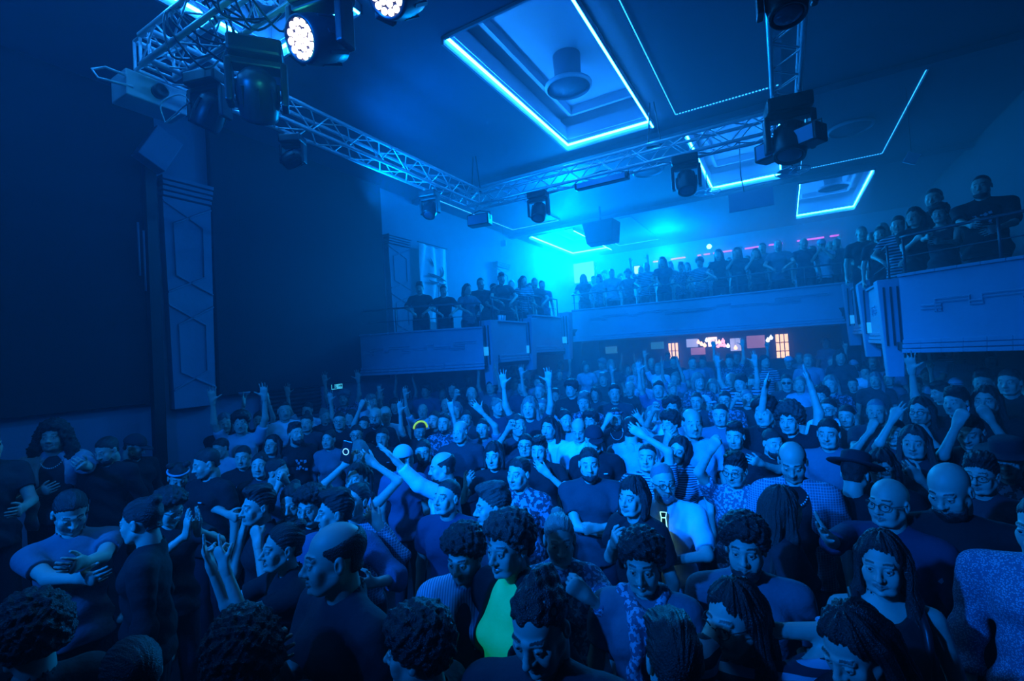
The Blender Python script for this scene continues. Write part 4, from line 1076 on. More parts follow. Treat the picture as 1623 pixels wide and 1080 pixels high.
def make_person(sp, root):
    """sp: dict of the pose. returns nothing, adds parts under root. Body frame: feet at origin, facing -Y"""
    s = sp['s']; px = sp['px']           # px = size of one picture pixel at this person in metres
    g = dict(jaw=sp.get('jaw', 1.0), nose=sp.get('nose', 0.5), fem=sp.get('fem', 0), smile=sp.get('smile', 0), stub=sp.get('stub', 0), neckr=.050 if sp.get('fem') else .058)
    vh = min(max(px*1.3, .0031), .0115); vb = min(max(px*3, .014), .024); vc = min(max(px*2.0, .0065), .018)
    wf = sp.get('w', 1.0)*(.90 if g['fem'] else 1.0)
    lean = sp.get('lean', 0.0); leanx = sp.get('leanx', 0.0)
    def B(p):   # bend the torso about the hips
        x, y, z = p
        if z > .95: q = z-.95; y = y - q*lean; x = x + q*leanx
        return np.array((x*s, y*s, z*s))
    hp = Vector(B((0, -.015, 1.625)))
    HM = euler3(sp['hyaw'], sp['hpitch'], sp['hroll'])
    fwd = HM @ Vector((0, -.02, 0)); headM = Matrix.Translation(hp) @ HM.to_4x4() @ Matrix.Diagonal((s, s, s, 1))
    # --- arms
    sh = {1: Vector(B((.182*wf, .012, 1.405))), -1: Vector(B((-.182*wf, .012, 1.405)))}
    arms = {}
    for sd in (-1, 1):
        a = sp['arms'].get(sd, 'down')
        if isinstance(a, str):
            T, hpz, pole = ARM[a]; T = Vector((T[0]*(-sd), T[1], T[2])) if a not in () else Vector(T)
            T = Vector((T.x, T.y, T.z))
            if a == 'fold' and sd == 1: T = T + Vector((0, -.045, .05))
            T = Vector(B(T)); pole = Vector((pole[0]*(-sd), pole[1], pole[2]))
            pn = None
        else: T, hpz, pole, pn = a
        E_, T = ik(sh[sd], T, .285*s, .255*s, pole)
        arms[sd] = (E_, T, hpz, pn, a if isinstance(a, str) else '')
    # --- body mesh: coarse trunk, fine head, fine hands
    f = Field(B((-.5, -.5, -.02)) if False else (-.32*s, -.30*s, -.02), (.32*s, .30*s, 1.60*s), vb)
    lo = np.minimum.reduce([np.array((-.33*s, -.30*s, -.02))]+[np.array(v)-.08 for a in arms.values() for v in a[:2]]+[B((0, 0, 1.5))-.25])
    hi = np.maximum.reduce([np.array((.33*s, .30*s, 1.50*s))]+[np.array(v)+.08 for a in arms.values() for v in a[:2]]+[B((0, 0, 1.5))+.25])
    f = Field(lo, hi, vb)
    I3 = np.eye(3)
    def torso(f, o, k=.04):
        f.ell(B((0, .0, 1.29)), np.array((.160*wf, .108, .175))*s+o, k)
        f.cap(B((-.135*wf, .012, 1.405)), B((.135*wf, .012, 1.405)), .052*s+o, .052*s+o, k)
        f.ell(B((0, .0, 1.10)), np.array((.138*wf, .098*sp.get('belly', 1), .16))*s+o, k)
        f.ell(B((0, .008, .95)), np.array((.160*wf, .112*sp.get('belly', 1), .13))*s+o, k)
        for sd in (-1, 1):
            f.cap(B((sd*.035, .025, 1.465)), B((sd*.125*wf, .015, 1.425)), .040*s+o*.6, .040*s+o, k)
            if g['fem']: f.ell(B((sd*.068, -.088, 1.265)), np.array((.055, .052, .052))*s+o, .03)
            else: f.ell(B((sd*.07, -.070, 1.32)), np.array((.070, .040, .060))*s+o, .03)
    def legs(f, o, top=True):
        for sd in (-1, 1):
            f.cap((sd*.088*s, .005, .90*s), (sd*.10*s, -.01*s, .49*s), .082*s+o, .056*s+o, .03)
            f.cap((sd*.10*s, -.01*s, .49*s), (sd*.105*s, .025*s, .09*s), .055*s+o, .038*s+o, .02)
    torso(f, -.012); legs(f, 0)
    for sd in (-1, 1):
        f.cap((sd*.105*s, .03*s, .045*s), (sd*.12*s, -.13*s, .03*s), .042*s, .034*s, .03)
        E_, T = arms[sd][:2]
        f.cap(sh[sd], E_, .050*s*(.88 if g['fem'] else 1), .038*s*(.9 if g['fem'] else 1), .03)
        f.cap(E_, T, .038*s*(.9 if g['fem'] else 1), .0255*s, .02)
    nb = B((0, .025, 1.47)); f.cap(nb, tuple(hp+Vector((0, .035*s, -.13*s))), (g['neckr']+.004)*s, g['neckr']*.92*s, .03)
    parts = [f.mesh()]
    V, Q, T_ = head_mesh(vh, g)
    hm = np.array(headM); Vw = V@hm[:3, :3].T+hm[:3, 3]
    # blend the neck towards the body's neck base
    tz = np.clip((-.085-V[:, 2])/.16, 0, 1)[:, None]
    base = np.array(nb)-np.array(hm[:3, :3]@np.array((0, .040, -.235))+hm[:3, 3])
    Vw = Vw + base*(tz**1.5)*.9
    parts.append((Vw, Q, T_))
    vhd = min(max(px*1.35, .0036), .011)
    for sd in (-1, 1):
        E_, T, hpz, pn, nm = arms[sd]; D = (T-E_).normalized()
        if nm in ('fold',): D = (D+Vector((0, .1, -.1))).normalized()
        if nm in ('clap', 'clapup'): D = Vector((0, -.25, 1)).normalized()
        if nm == 'up': D = (D*.6+Vector((0, -.1, .9))).normalized()
        if nm in ('rail', 'belly'): D = (D+Vector((-sd*.3, -.1, -.3))).normalized()
        if pn is not None: N = Vector(pn)
        elif nm in ('clap', 'clapup'): N = Vector((-sd, 0, 0))
        elif nm in ('up', 'horns', 'point', 'phone'): N = Vector((-sd*.15, -1, .1))
        elif nm in ('rail',): N = Vector((0, 0, -1))
        elif nm in ('down',): N = Vector((-sd, .1, 0))
        else: N = Vector((-sd*.3, 1, .1))
        if nm == 'mouth': N = Vector((-sd*.5, 1, .2)); D = (D+Vector((0, .1, .6))).normalized()
        th = 1.0 if D.cross(N).dot(Vector((0, 0, 0))+palm_thumb(D, N, sd)) > 0 else -1.0
        c = T+D*.09*s; ff = Field(np.array(c)-.15*s, np.array(c)+.15*s, vhd)
        ff.cap(T+(E_-T).normalized()*.05*s, T, .0255*s, .0262*s, .01)
        hand(ff, T, D, N, th, hpz, s)
        parts.append(ff.mesh())
    me = mk_mesh('body', parts, tint=True)
    body = add_obj('body', me, PAL_SKIN[sp.get('skin', 0)], root)
    # --- eyes and teeth for the near faces
    if px < .0052:
        for sd in (-1, 1):
            e = MB(); r = .0128
            e.lathe([(.001, -r), (r*.7, -r*.7), (r, 0), (r*.7, r*.7), (.0045, r*.95)], 14, Matrix.Rotation(pi/2, 4, 'X'), cap=False)
            eo = e.build('eye', M_EYE, root, True)
            i_ = MB().lathe([(.0062, r*.86), (.005, r*.965), (.001, r*1.0)], 14, Matrix.Rotation(pi/2, 4, 'X'), cap=False)
            it = i_.build('iris', M_DARK, eo, True)
            eo.matrix_local = headM @ Matrix.Translation((sd*.031, -.0752, .0005))
        if sp.get('smile', 0) > .6:
            t_ = MB().tube([(-.017, -.0805, -.0625), (-.009, -.0865, -.0645), (0, -.088, -.065), (.009, -.0865, -.0645), (.017, -.0805, -.0625)], .0035, 6).build('teeth', M_TEETH, root, True)
            t_.matrix_local = headM
    # --- hair, beard
    hs = sp['hair']
    if hs != 'bald':
        hmat = HAIRM[sp.get('hc', 'dark')]
        vv = min(max(px*1.5, .0040), .012)
        V, Q = hair_mesh(vv, hs, sp['seed'], g)
        add_obj('hair', mk_mesh('hair', [(V, Q)]), hmat, root, headM)
    if sp.get('beard'):
        V, Q = beard_mesh(min(max(px*2, .005), .010), sp['beard'])
        if len(V): add_obj('beard', mk_mesh('beard', [(V, Q)]), HAIRM[sp.get('hc', 'dark')], root, headM)
    # --- shirt
    st = sp['shirt']; o = sp.get('loose', .026 if sp.get('open') else .012)*1.0; slv = sp.get('sleeve', .62)
    plo = np.minimum(lo, B((0, 0, .80))-.30); phi = np.maximum(hi, B((0, 0, 1.5))+.25); plo[2] = .78*s
    f = Field(plo, phi, vc); torso(f, o)
    zhem = (.86 if not sp.get('crop') else 1.0)*s
    f.cap(B((0, 0, 1.0)), (0, 0, .84*s), .128*s*wf+o, .135*s*wf+o, .03, M=I3, sq=(.85, 1.15, 1))
    ncut = []; f0 = f; f = Field(plo, phi, vc)
    for sd in (-1, 1):
        E_, T = arms[sd][:2]; A = Vector(sh[sd])
        fe = .88 if g['fem'] else 1
        if slv <= 1:
            en = A.lerp(E_, slv+.12); f.cap(A, en, .054*s*fe+o, .045*s*fe+o*1.25, .03)
            ncut.append((A.lerp(E_, slv), (E_-A).normalized(), en))
        else:
            f.cap(A, E_, .054*s*fe+o, .044*s*fe+o, .03); q = min(slv-1, .94); en = E_.lerp(T, q+.05)
            f.cap(E_, en, .044*s*fe+o, .033*s+o, .02); ncut.append((E_.lerp(T, q), (T-E_).normalized(), en))
    for c, n, en in ncut:
        bb = np.array(c); r = .10*s; lo_ = np.minimum(bb, np.array(en))-r; hi_ = np.maximum(bb, np.array(en))+r
        sl, P = f.sub(lo_, hi_)
        if sl:
            d = (P[0]-c[0])*n[0]+(P[1]-c[1])*n[1]+(P[2]-c[2])*n[2]
            ax = np.sqrt(np.maximum((P[0]-c[0])**2+(P[1]-c[1])**2+(P[2]-c[2])**2-d*d, 0))
            f.F[sl] = np.where(ax < .085*s, np.maximum(f.F[sl], d), f.F[sl])
    if not sp.get('sleeveless'):
        hh = np.maximum(.035-np.abs(f0.F-f.F), 0)/.035; f0.F = np.minimum(f0.F, f.F)-hh*hh*.035*.25
    f = f0
    if sp.get('sleeveless'):
        if g['fem']: f.ell(B((0, -.05, 1.52)), np.array((.100, .15, .125))*s, .006, 's')
        for sd in (-1, 1): f.cutplane(B((sd*.125, 0, 1.4)), (sd, 0, .15), B((sd*.22, 0, 1.36))-.14*s, B((sd*.22, 0, 1.42))+.14*s)
    if sp.get('collar'):
        for sd in (-1, 1): f.cap(B((sd*.045, .055, 1.515)), B((sd*.050, -.035, 1.475)), .016*s, .018*s, .012); f.cap(B((sd*.050, -.035, 1.475)), B((sd*.035, -.085, 1.425)), .018*s, .012*s, .012)
        f.cap(B((-.05, .055, 1.515)), B((.05, .055, 1.515)), .016*s, .016*s, .012)
    else:
        f.cap(B((0, .03, 1.47)), B((0, .028, 1.488)), (g['neckr']+.012)*s, (g['neckr']+.010)*s, .02)
    # neck hole and front opening
    nk = sp.get('neckline', .0)
    f.ell(B((0, -.045-.02*nk, 1.505-.02*nk)), np.array((.052+.01*nk, .060, .034+.05*nk))*s, .005, 's')
    f.cap(tuple(B((0, .028, 1.46))), tuple(B((0, .02, 1.60))), (g['neckr']+.001)*s, (g['neckr']+.010)*s, .0, 's')
    if sp.get('open'):
        ow = sp['open']; a = B((0, -.16, .80)); 
        f.cap(B((0, -.115, 1.47)), B((0, -.135, .82)), (ow+.022)*s, (ow+.040)*s, .004, 's')
    if nk > .9: f.cap(B((0, -.13, 1.46)), B((0, -.15, 1.36)), .045*s, .02*s, .004, 's')
    sl, P = f.sub(plo, phi); f.F = np.maximum(f.F, (zhem-P[2]+0*f.F).astype(np.float32))
    V, Q = f.mesh(); N = normals(V, Q); sd_ = sp['seed']
    x, y, z = V.T
    u = z*.8+x*.5*np.sin(sd_)+.4*y
    fold = sp.get('fold', 1.7)*(.0045*np.sin(38*u+2.4*np.sin(9*x+sd_)+2*np.sin(7*z+y*9))+.0030*np.sin(21*(x*.7-z*.6)+3*np.sin(6*z+sd_)+sd_)+.0012*np.sin(75*u+4*np.sin(14*x+9*y)))
    amp = np.clip((1.44*s-z)/(.20*s), .25, 1)
    V = V+N*(fold*amp)[:, None]
    add_obj('jacket' if sp.get('open') else sp.get('sname', 'shirt'), mk_mesh('shirt', [(V, Q)]), CL[st], root)
    if sp.get('open'):   # what is worn beneath
        f = Field(plo, phi, min(vc*1.3, .022)); torso(f, .008); f.cap(B((0, 0, 1.0)), (0, 0, .84*s), .128*s*wf+.008, .135*s*wf+.008, .03, M=I3, sq=(.85, 1.15, 1)); f.ell(B((0, -.075, 1.17)), np.array((.12*wf, .05, .12))*s, .05)
        f.ell(B((0, -.05, 1.505)), np.array((.052, .06, .04))*s, .005, 's')
        f.cap(tuple(B((0, .028, 1.46))), tuple(B((0, .02, 1.60))), (g['neckr']+.001)*s, (g['neckr']+.012)*s, .0, 's')
        sl, P = f.sub(plo, phi); f.F = np.maximum(f.F, (.9*s-P[2]+0*f.F).astype(np.float32))
        V, Q = f.mesh(); N = normals(V, Q); x, y, z = V.T; V = V+N*(.005*np.sin(30*x+18*z+2*np.sin(9*z+sd_))+.003*np.sin(55*x-25*z))[:, None]
        add_obj('undershirt', mk_mesh('undershirt', [(V, Q)]), CL[sp.get('under', 'black')], root)
    # --- trousers
    vt = .024
    f = Field((-.27*s, -.22*s, .06), (.27*s, .22*s, 1.08*s), vt); legs(f, .014)
    f.ell((0, .008*s, .93*s), np.array((.158*wf, .115*sp.get('belly', 1), .12))*s+.006, .03)
    add_obj('trousers', mk_mesh('trousers', [f.mesh()]), CL['jeans'], root)
    # --- things worn
    for wv in sp.get('wear', ()): wear(wv, headM, root, B, s, g, sp)
    return headM, arms, B

def palm_thumb(D, N, sd):
    """side on which the thumb lies: left hand (sd=+1) palm N, fingers D -> thumb along N x D, right hand the opposite"""
    return Vector(N).cross(Vector(D))*(1 if sd == 1 else -1)

def wear(kind, headM, root, B, s, g, sp):
    if kind == 'glasses' or kind == 'sunglasses':
        m = MB(); q = MB()
        for sd in (-1, 1):
            c = Vector((sd*.032, -.103, .0))
            ring = [c+Vector((.0235*cos(a*pi/9), .006*abs(cos(a*pi/9))*0+(.010*cos(a*pi/9)*sd if cos(a*pi/9)*sd > 0 else 0), .0185*sin(a*pi/9))) for a in range(19)]
            m.tube(ring, .0020, 6, cap=False)
            m.tube([(sd*.056, -.094, .006), (sd*.078, -.05, .006), (sd*.082, .01, .002)], .0018, 6)
            if kind == 'sunglasses': q.add(ring[:-1], [tuple(range(18))])
        m.tube([(-.010, -.103, .004), (0, -.106, .007), (.010, -.103, .004)], .0018, 6)
        o = m.build('glasses', M_GLASS, root, True); o.matrix_local = headM
        if q.v: l = q.build('lens', M_GLASS, o)
    elif kind in ('cap', 'cap_light', 'cap_back'):
        h_ = .006
        f = Field((-.12, -.22, -.02), (.12, .24, .16), h_)
        f.ell((0, .020, .036), (.090, .110, .100), .01)
        f.cutplane((0, 0, .034), (0, -.12, -1), (-.13, -.23, -.03), (.13, .25, .17))
        by = -1 if kind != 'cap_back' else 1
        V, Q = f.mesh()
        f2 = Field((-.12, -.24, -.02), (.12, .26, .12), h_)
        c = (0, by*.105+.01, .030 if by < 0 else .03); f2.ell(c, (.070, .075, .012), .01)
        P2 = f2.mesh()
        m_ = M_CAPD if kind != 'cap_light' else M_CAPL
        if kind == 'cap_back': m_ = M_CAPL if sp.get('capl') else M_CAPD
        o = add_obj('cap', mk_mesh('cap', [(V, Q)]), m_, root, headM); b = add_obj('brim', mk_mesh('brim', [P2]), m_, o)
    elif kind == 'beanie':
        f = Field((-.12, -.12, -.03), (.12, .16, .17), .006); f.ell((0, .020, .040), (.089, .108, .104), .01)
        f.cap((0, .02, .025), (0, .02, .040), .096, .096, .01); f.cutplane((0, 0, .03), (0, -.1, -1), (-.13, -.13, -.04), (.13, .17, .18))
        add_obj('beanie', mk_mesh('beanie', [f.mesh()]), M_CAPL, root, headM)
    elif kind in ('hat',):
        m = MB(); M = Matrix.Translation((0, .015, .065)) @ Matrix.Rotation(.12, 4, 'X')
        m.lathe([(.17, .005), (.172, -.002), (.10, -.008), (.092, -.005), (.092, .02), (.088, .075), (.075, .09), (.001, .085)], 28, M)
        o = m.build('hat', M_CAPD, root, True); o.matrix_local = headM
    elif kind == 'neonband':
        m = MB(); ring = [(.092*cos(a*pi/14), -.012+.02*sin(a*pi/14), .035+.098*sin(a*pi/14)) for a in range(15)]
        m.tube(ring, .014, 8); o = m.build('headband', mat('neon_band', (.4, .8, .05), .6, emit=(.30, .62, .02), estr=.8), root, True); o.matrix_local = headM
    elif kind in ('headband', 'headscarf'):
        m = MB(); ring = [(.085*cos(a*pi/12), .020+.106*sin(a*pi/12), .062-.015*sin(a*pi/12)) for a in range(25)]
        m.tube(ring, .010 if kind == 'headband' else .016, 8, cap=False); o = m.build('headband', CL['floral'] if kind == 'headscarf' else CL['light'], root, True); o.matrix_local = headM
    elif kind == 'necklace':
        m = MB(); pts = [B((.075*cos(a), -.03-.115*abs(sin(a))**.7*(1 if sin(a) > 0 else 0)+.0, 1.47-.09*max(sin(a), 0))) for a in np.linspace(-.2, pi+.2, 22)]
        for p in pts: m.lathe([(.001, -.006*s), (.006*s, 0), (.001, .006*s)], 8, Matrix.Translation(Vector(p)))
        m.build('necklace', M_TEETH, root, True)
    elif kind == 'scarf':
        f = Field(B((-.2, -.25, 1.05)), B((.2, .15, 1.56)), .008)
        for sd in (-1, 1):
            f.cap(B((sd*.01, .075, 1.50)), B((sd*.085, .01, 1.475)), .028*s, .032*s, .02); f.cap(B((sd*.085, .01, 1.475)), B((sd*.03, -.105, 1.41)), .032*s, .034*s, .02)
            f.cap(B((sd*.03, -.105, 1.41)), B((sd*.055, -.150, 1.15)), .036*s, .030*s, .02)
        f.cap(B((-.03, -.10, 1.41)), B((.03, -.10, 1.40)), .038*s, .038*s, .02)
        V, Q = f.mesh(); N = normals(V, Q); x, y, z = V.T
        V = V+N*(.006*np.sin(70*x+3*np.sin(20*z))+.004*np.sin(50*z+30*x))[:, None]
        add_obj('scarf', mk_mesh('scarf', [(V, Q)]), CL['paisley'], root)
    elif kind == 'glowtie':
        yb = lambda z: -.131-.02*max(0, (1.38-z))*0
        m = MB(); ys = -.142*s
        pr = [(-.020, 1.455), (.020, 1.455), (.014, 1.42), (.034, 1.10), (0, 1.05), (-.034, 1.10), (-.014, 1.42)]
        fr = [B((x, -.128-.018*min(1, (1.46-z)/.1), z)) for x, z in pr]; bk = [q+np.array((0, .012, 0)) for q in fr]; n = len(pr)
        m.add([tuple(v) for v in fr+bk], [tuple(range(n))[::-1], tuple(range(n, 2*n))]+[(i, (i+1) % n, (i+1) % n+n, i+n) for i in range(n)])
        t = m.build('tie', M_DARK, root)
        MB().tube([tuple(q+np.array((0, -.003, 0))) for q in [fr[i] for i in (0, 1, 2, 3, 4, 5, 6, 0)]], .0032*s, 6).build('glowing_edge', mat('el_wire', (.5, .9, .8), .4, emit=(.35, .95, .80), estr=1.6), t, True)
        MB().tube([tuple(q+np.array((0, -.003, 0))) for q in (fr[2], fr[6])], .0032*s, 6).build('glowing_edge', _mats['el_wire'], t, True)
    elif kind == 'earring':
        m = MB()
        for sd in (-1, 1): m.lathe([(.001, -.006), (.005, 0), (.001, .006)], 8, Matrix.Translation((sd*.083, .008, -.045)))
        o = m.build('earring', M_TEETH, root, True); o.matrix_local = headM
    elif kind == 'backpack':
        for sd in (-1, 1): m = MB(); m.tube([tuple(B((sd*.11, .09, 1.36))), tuple(B((sd*.115, .02, 1.478))), tuple(B((sd*.115, -.10, 1.40))), tuple(B((sd*.12, -.135, 1.2)))], .016*s, 6); m.build('shoulder_strap', M_BLK, root, True)
    elif kind == 'choker':
        pass
    elif kind == 'logo':
        m = MB(); q = B((.075, -.148, 1.33)); m.box(q, (.035*s, .004, .008*s)); m.build('logo_print', CL['white'], root)
    elif kind == 'print':
        m = MB()
        r = random.Random(int(sp['seed']*100)+3)
        for k in range(14):
            x = r.uniform(-.085, .085); z = r.uniform(1.20, 1.34); q = B((x, -.140-.012*(1-abs(x)/.1)-.002, z)); m.box(q, (r.uniform(.01, .03)*s, .02, r.uniform(.005, .03)*s), Matrix.Rotation(r.uniform(-1, 1), 3, 'Y'))
        m.build('shirt_print', CL['light'], root)
    elif kind == 'vest_strap': pass
# ------------------------------------------------------------------ who stands where
def floor_at(x, y):
    if y > 13.5: return .40
    if y > 10.5: return .20
    if x < -5.15 and y < 3.0: return .25
    return 0.0
USED = []      # picture heads already placed: px, py, h
def P(px, py, h, yaw, pitch, hair, shirt, label, r='down', l='down', by=None, z0=None, roll=0, group=None, depth=None, smax=1.10, Y=None, **kw):
    v = ray(px, py)
    if Y is not None: depth = Y/v.y
    v = ray(px, py); m = -v.z; k = h/FPX/.235
    d = depth
    fl = z0 if z0 is not None else 0.0
    for it in range(3):
        if depth is None:
            den = m + 1.625*k
            d = (CAM.z-fl)/den if den > .05 else 10
            s = k*d
            if s > smax or s < .90:
                s = min(max(s, .90), smax)
                if m > .05: d = (CAM.z-fl-1.625*s)/m
                d = max(.9, min(d, s/k*1.25)); 
        p = CAM + v*d
        nf = z0 if z0 is not None else floor_at(p.x, p.y)
        if abs(nf-fl) < 1e-3: break
        fl = nf
    s = (p.z-fl)/1.625; sh = min(max(s, .88), 1.16)
    fl2 = fl if s == sh else p.z-1.625*sh
    if by is None: by = yaw*.55
    rz = atan2(CAM.x-p.x, -(CAM.y-p.y)) + radians(by)
    lean, leanx = kw.get('lean', 0), kw.get('leanx', 0); q = 1.625-.95
    off = Vector(((q*leanx)*sh, (-.015-q*lean)*sh, 0)); off = Matrix.Rotation(rz, 3, 'Z') @ off
    root = empty('person', (p.x-off.x, p.y-off.y, max(fl2, fl) if fl2 > fl else fl), rz, label=label, cat='person', group=group)
    Mi = (Matrix.Translation(root.location) @ Matrix.Rotation(rz, 4, 'Z')).inverted()
    arms = {}
    for sd, a in ((-1, r), (1, l)):
        if isinstance(a, tuple):
            x, y, dz, pose = a[:4]; W = Mi @ (at_depth(x, y, d-dz)); pole = Vector(a[4]) if len(a) > 4 and a[4] else Vector((sd*.5, .2, -.9))
            pn = Vector(a[5]) if len(a) > 5 else None
            arms[sd] = (W, pose, pole, pn)
        else: arms[sd] = a
    sp = dict(s=sh, px=d/FPX, hyaw=radians(yaw-by), hpitch=radians(pitch), hroll=radians(roll), arms=arms, hair=hair, shirt=shirt, seed=(px*.37+py*.11) % 7)
    rr = random.Random(int(px*7+py)); sp['jaw'] = rr.uniform(.92, 1.08); sp['nose'] = rr.uniform(0, 1)
    sp.update(kw)
    info = make_person(sp, root)
    USED.append((px, py, h))
    return root, info, d, arms, s

W = ('glasses',)
# ---- left block, nearest the wall
P(84, 694, 43, -18, -4, 'longcurly', 'light', 'person with big curly hair, pale open shirt and necklace on the raised left step', r=(62, 782, .25, 'relax'), l=(131, 740, .30, 'hold'), open=.055, under='charcoal', sleeve=.8, stub=.5, wear=('necklace',), smax=1.14)
P(-22, 706, 50, 30, 0, 'short', 'charcoal', 'person in dark shirt cut by the left picture edge with one bare arm hanging', l=(36, 806, .1, 'relax'))
P(169, 714, 35, -48, 22, 'short', 'black', 'bearded person in dark jacket looking down behind the curly-haired person', beard=.01, sleeve=1.9)
P(216, 741, 36, 62, 26, 'short', 'black', 'person in a peaked cap bending down to the right near the left wall', wear=('cap',), sleeve=1.9, beard=.006)
P(283, 757, 37, 4, 26, 'buns', 'charcoal', 'person with two hair buns and headband looking down', fem=1, wear=('headband',), r='cup', l='belly')
P(326, 735, 43, -78, 14, 'short', 'black', 'tall person in black t-shirt with small logo, in profile near left wall', by=-50, r=(372, 824, .2, 'hold'), l='down', stub=.5, wear=('logo',))
P(112, 812, 62, 8, 32, 'short', 'grey', 'heavily built person in grey t-shirt looking down with arms crossed over the chest', r=(128, 918, .32, 'relax', (-.6, .2, -1)), l=(122, 900, .38, 'relax', (.6, .2, -1)), w=1.06, belly=1.15, stub=.4, by=4)
P(223, 826, 66, -125, 8, 'tied', 'black', 'person in black shirt seen from behind with swept-back hair, left foreground', by=-100, sleeve=1.9)
P(268, 806, 46, 38, 22, 'curly', 'black', 'curly dark-haired person with glasses bending over folded hands', wear=W, r='clap', l='clap')
P(349, 711, 29, -50, 12, 'short', 'light', 'person in pale t-shirt looking down just behind the tall profile figure')
P(375, 698, 26, -30, 4, 'long', 'charcoal', 'long-haired person in glasses by the left wall below the grille', fem=1, wear=W)
P(385, 725, 33, -18, 4, 'short', 'black', 'person in black t-shirt with short dark hair facing the stage, left rows', wear=('print',))
P(412, 738, 32, -14, 0, 'tied', 'charcoal', 'person with hair tied back and dark top next to the one in black t-shirt', fem=1)
P(440, 748, 39, 62, 6, 'short', 'grey', 'bearded person in grey vest blowing into cupped hands', sleeveless=1, beard=.008, r=(444, 764, .22, 'fist'), l=(452, 762, .26, 'fist'), by=30)
P(431, 706, 30, -28, -8, 'long', 'charcoal', 'long-haired person with sunglasses tilting the head, left rows', fem=1, wear=W)
P(469, 688, 31, 26, -6, 'quiff', 'black', 'bearded person in black printed t-shirt looking up to the right', beard=.012, wear=('print',))
P(486, 671, 27, -18, 0, 'topknot', 'charcoal', 'person with a topknot standing in front of the wall grille', sleeve=1.9)
P(521, 697, 28, -28, 0, 'tied', 'grey', 'smiling person in grey knit sweater by the left wall', fem=1, smile=1, sleeve=1.9)
P(538, 667, 27, -6, 2, 'short', 'black', 'person with glasses and neat dark hair right of the wall grille', wear=W)
P(595, 661, 29, -10, 0, 'bald', 'black', 'bald bearded person with glasses in black t-shirt, back left', beard=.014, wear=W+('print',))
P(611, 658, 27, 2, 0, 'bald', 'white', 'bald clean-shaven person with glasses in white t-shirt, back left', wear=W)
P(565, 689, 28, -4, 4, 'short', 'black', 'person with beard and glasses just left of the outstretched arm', beard=.01, wear=W)
P(606, 694, 28, -16, 2, 'short', 'black', 'short-haired person in black t-shirt behind the raised forearm', wear=('logo',))
P(577, 674, 26, -20, 0, 'short', 'black', 'person raising both bare forearms high by the left wall', r=(574, 636, .1, 'fist', (-.6, -.2, -.9)), l=(584, 646, .0, 'relax', (.6, -.2, -.9)))
phone_p = P(566, 759, 35, -34, -6, 'longback', 'light', 'dark-haired person in pale sleeveless top holding up a phone with both arms', fem=1, sleeveless=1, r=(549, 735, .15, 'hold', (-.9, 0, -.5)), l=(592, 735, .05, 'relax', (1, 0, -.5)))
P(568, 716, 31, -150, 0, 'long', 'light', 'person with long blonde hair seen from behind beside the held-up phone', fem=1, hc='blond')
P(641, 727, 35, 130, 4, 'short', 'denim', 'person in pale cap with a curved mark and denim shirt seen from behind', wear=('beanie', 'backpack'), by=150, loose=.02)
P(671, 716, 35, -8, 8, 'short', 'navy', 'bearded person looking down behind the pale cap', beard=.008)
P(700, 741, 46, -82, 6, 'balding', 'white', 'balding person in white sweatshirt stretching one arm out over the crowd', by=-78, l=(606, 716, .25, 'open', (.2, .1, -1), (0, .1, -1)), sleeve=1.72, hc='dark', beard=.004)
P(666, 681, 25, 10, 30, 'short', 'black', 'person bending with a glowing yellow-green headband', wear=('neonband',), r='up')
P(408, 803, 55, -70, 0, 'quiff', 'black', 'dark-haired person in profile with one fist raised to the chin', r=(384, 846, .05, 'hold'), l=(408, 862, .2, 'fist', (.4, .3, -1)), by=-62, stub=.3)
P(463, 797, 43, -22, 12, 'tied', 'charcoal', 'smiling person with dark tied hair looking down, left centre', fem=1, smile=.8)
P(492, 803, 44, -30, 8, 'curly', 'black', 'curly-haired person peering over the profile figure, left centre')
P(447, 868, 63, -76, -2, 'tied', 'black', 'person in black t-shirt singing in profile, pointing both hands to the left', fem=1, by=-72, smile=.7, l=(356, 900, .12, 'point', (.3, .1, -1)), r=(334, 897, .0, 'horns', (-.1, .1, -1)), wear=('earring',), skin=0)
P(563, 795, 43, -40, -12, 'tied', 'check', 'person in checked shirt with hair tied up looking up to the left', fem=1, l=(600, 834, .15, 'relax'), sleeve=1.9)
P(530, 812, 60, -86, 0, 'quiff', 'denim', 'person in denim shirt with high dark hair behind the large balding head', by=-20, l=(588, 925, .25, 'hold', (.8, .1, -.8)), depth=2.75, sleeve=1.35, loose=.02)
P(528, 884, 104, -84, 2, 'balding', 'charcoal', 'large balding person in dark grey t-shirt in strict profile, front left', by=-62, w=1.06, stub=.25, l='down', r=(440, 1055, .15, 'relax'))
P(708, 789, 51, -44, -10, 'buzz', 'navy', 'clean-cut person in dark t-shirt with small print looking up left', wear=('logo',))
P(780, 803, 62, -82, 4, 'quiff', 'charcoal', 'wavy-haired person in profile just behind the neon top', by=-60, hc='brown')
P(736, 880, 73, -30, 16, 'curly', 'vstripe', 'dark-haired person in a pale striped open shirt looking down', open=.012, under='charcoal', stub=.35, by=-12, sleeve=.9)
P(806, 866, 86, -46, 4, 'curly', 'black', 'smiling person with big curly hair in a glowing neon green top under a dark jacket', fem=1, smile=1, by=-40, hc='brown', open=.075, under='neon', sleeve=1.9)
P(855, 990, 128, -28, 22, 'mohawk', 'charcoal', 'large balding person with curly crown hair lowering the head, bottom centre', by=-15, stub=.3, w=1.1)
P(887, 855, 67, 2, 6, 'tied', 'paisley', 'fair person in patterned blouse with a raised ring hand looking at the camera', fem=1, hc='blond', l=(928, 944, .28, 'fist', (.8, .1, -.8)), by=4, sleeve=1.7)
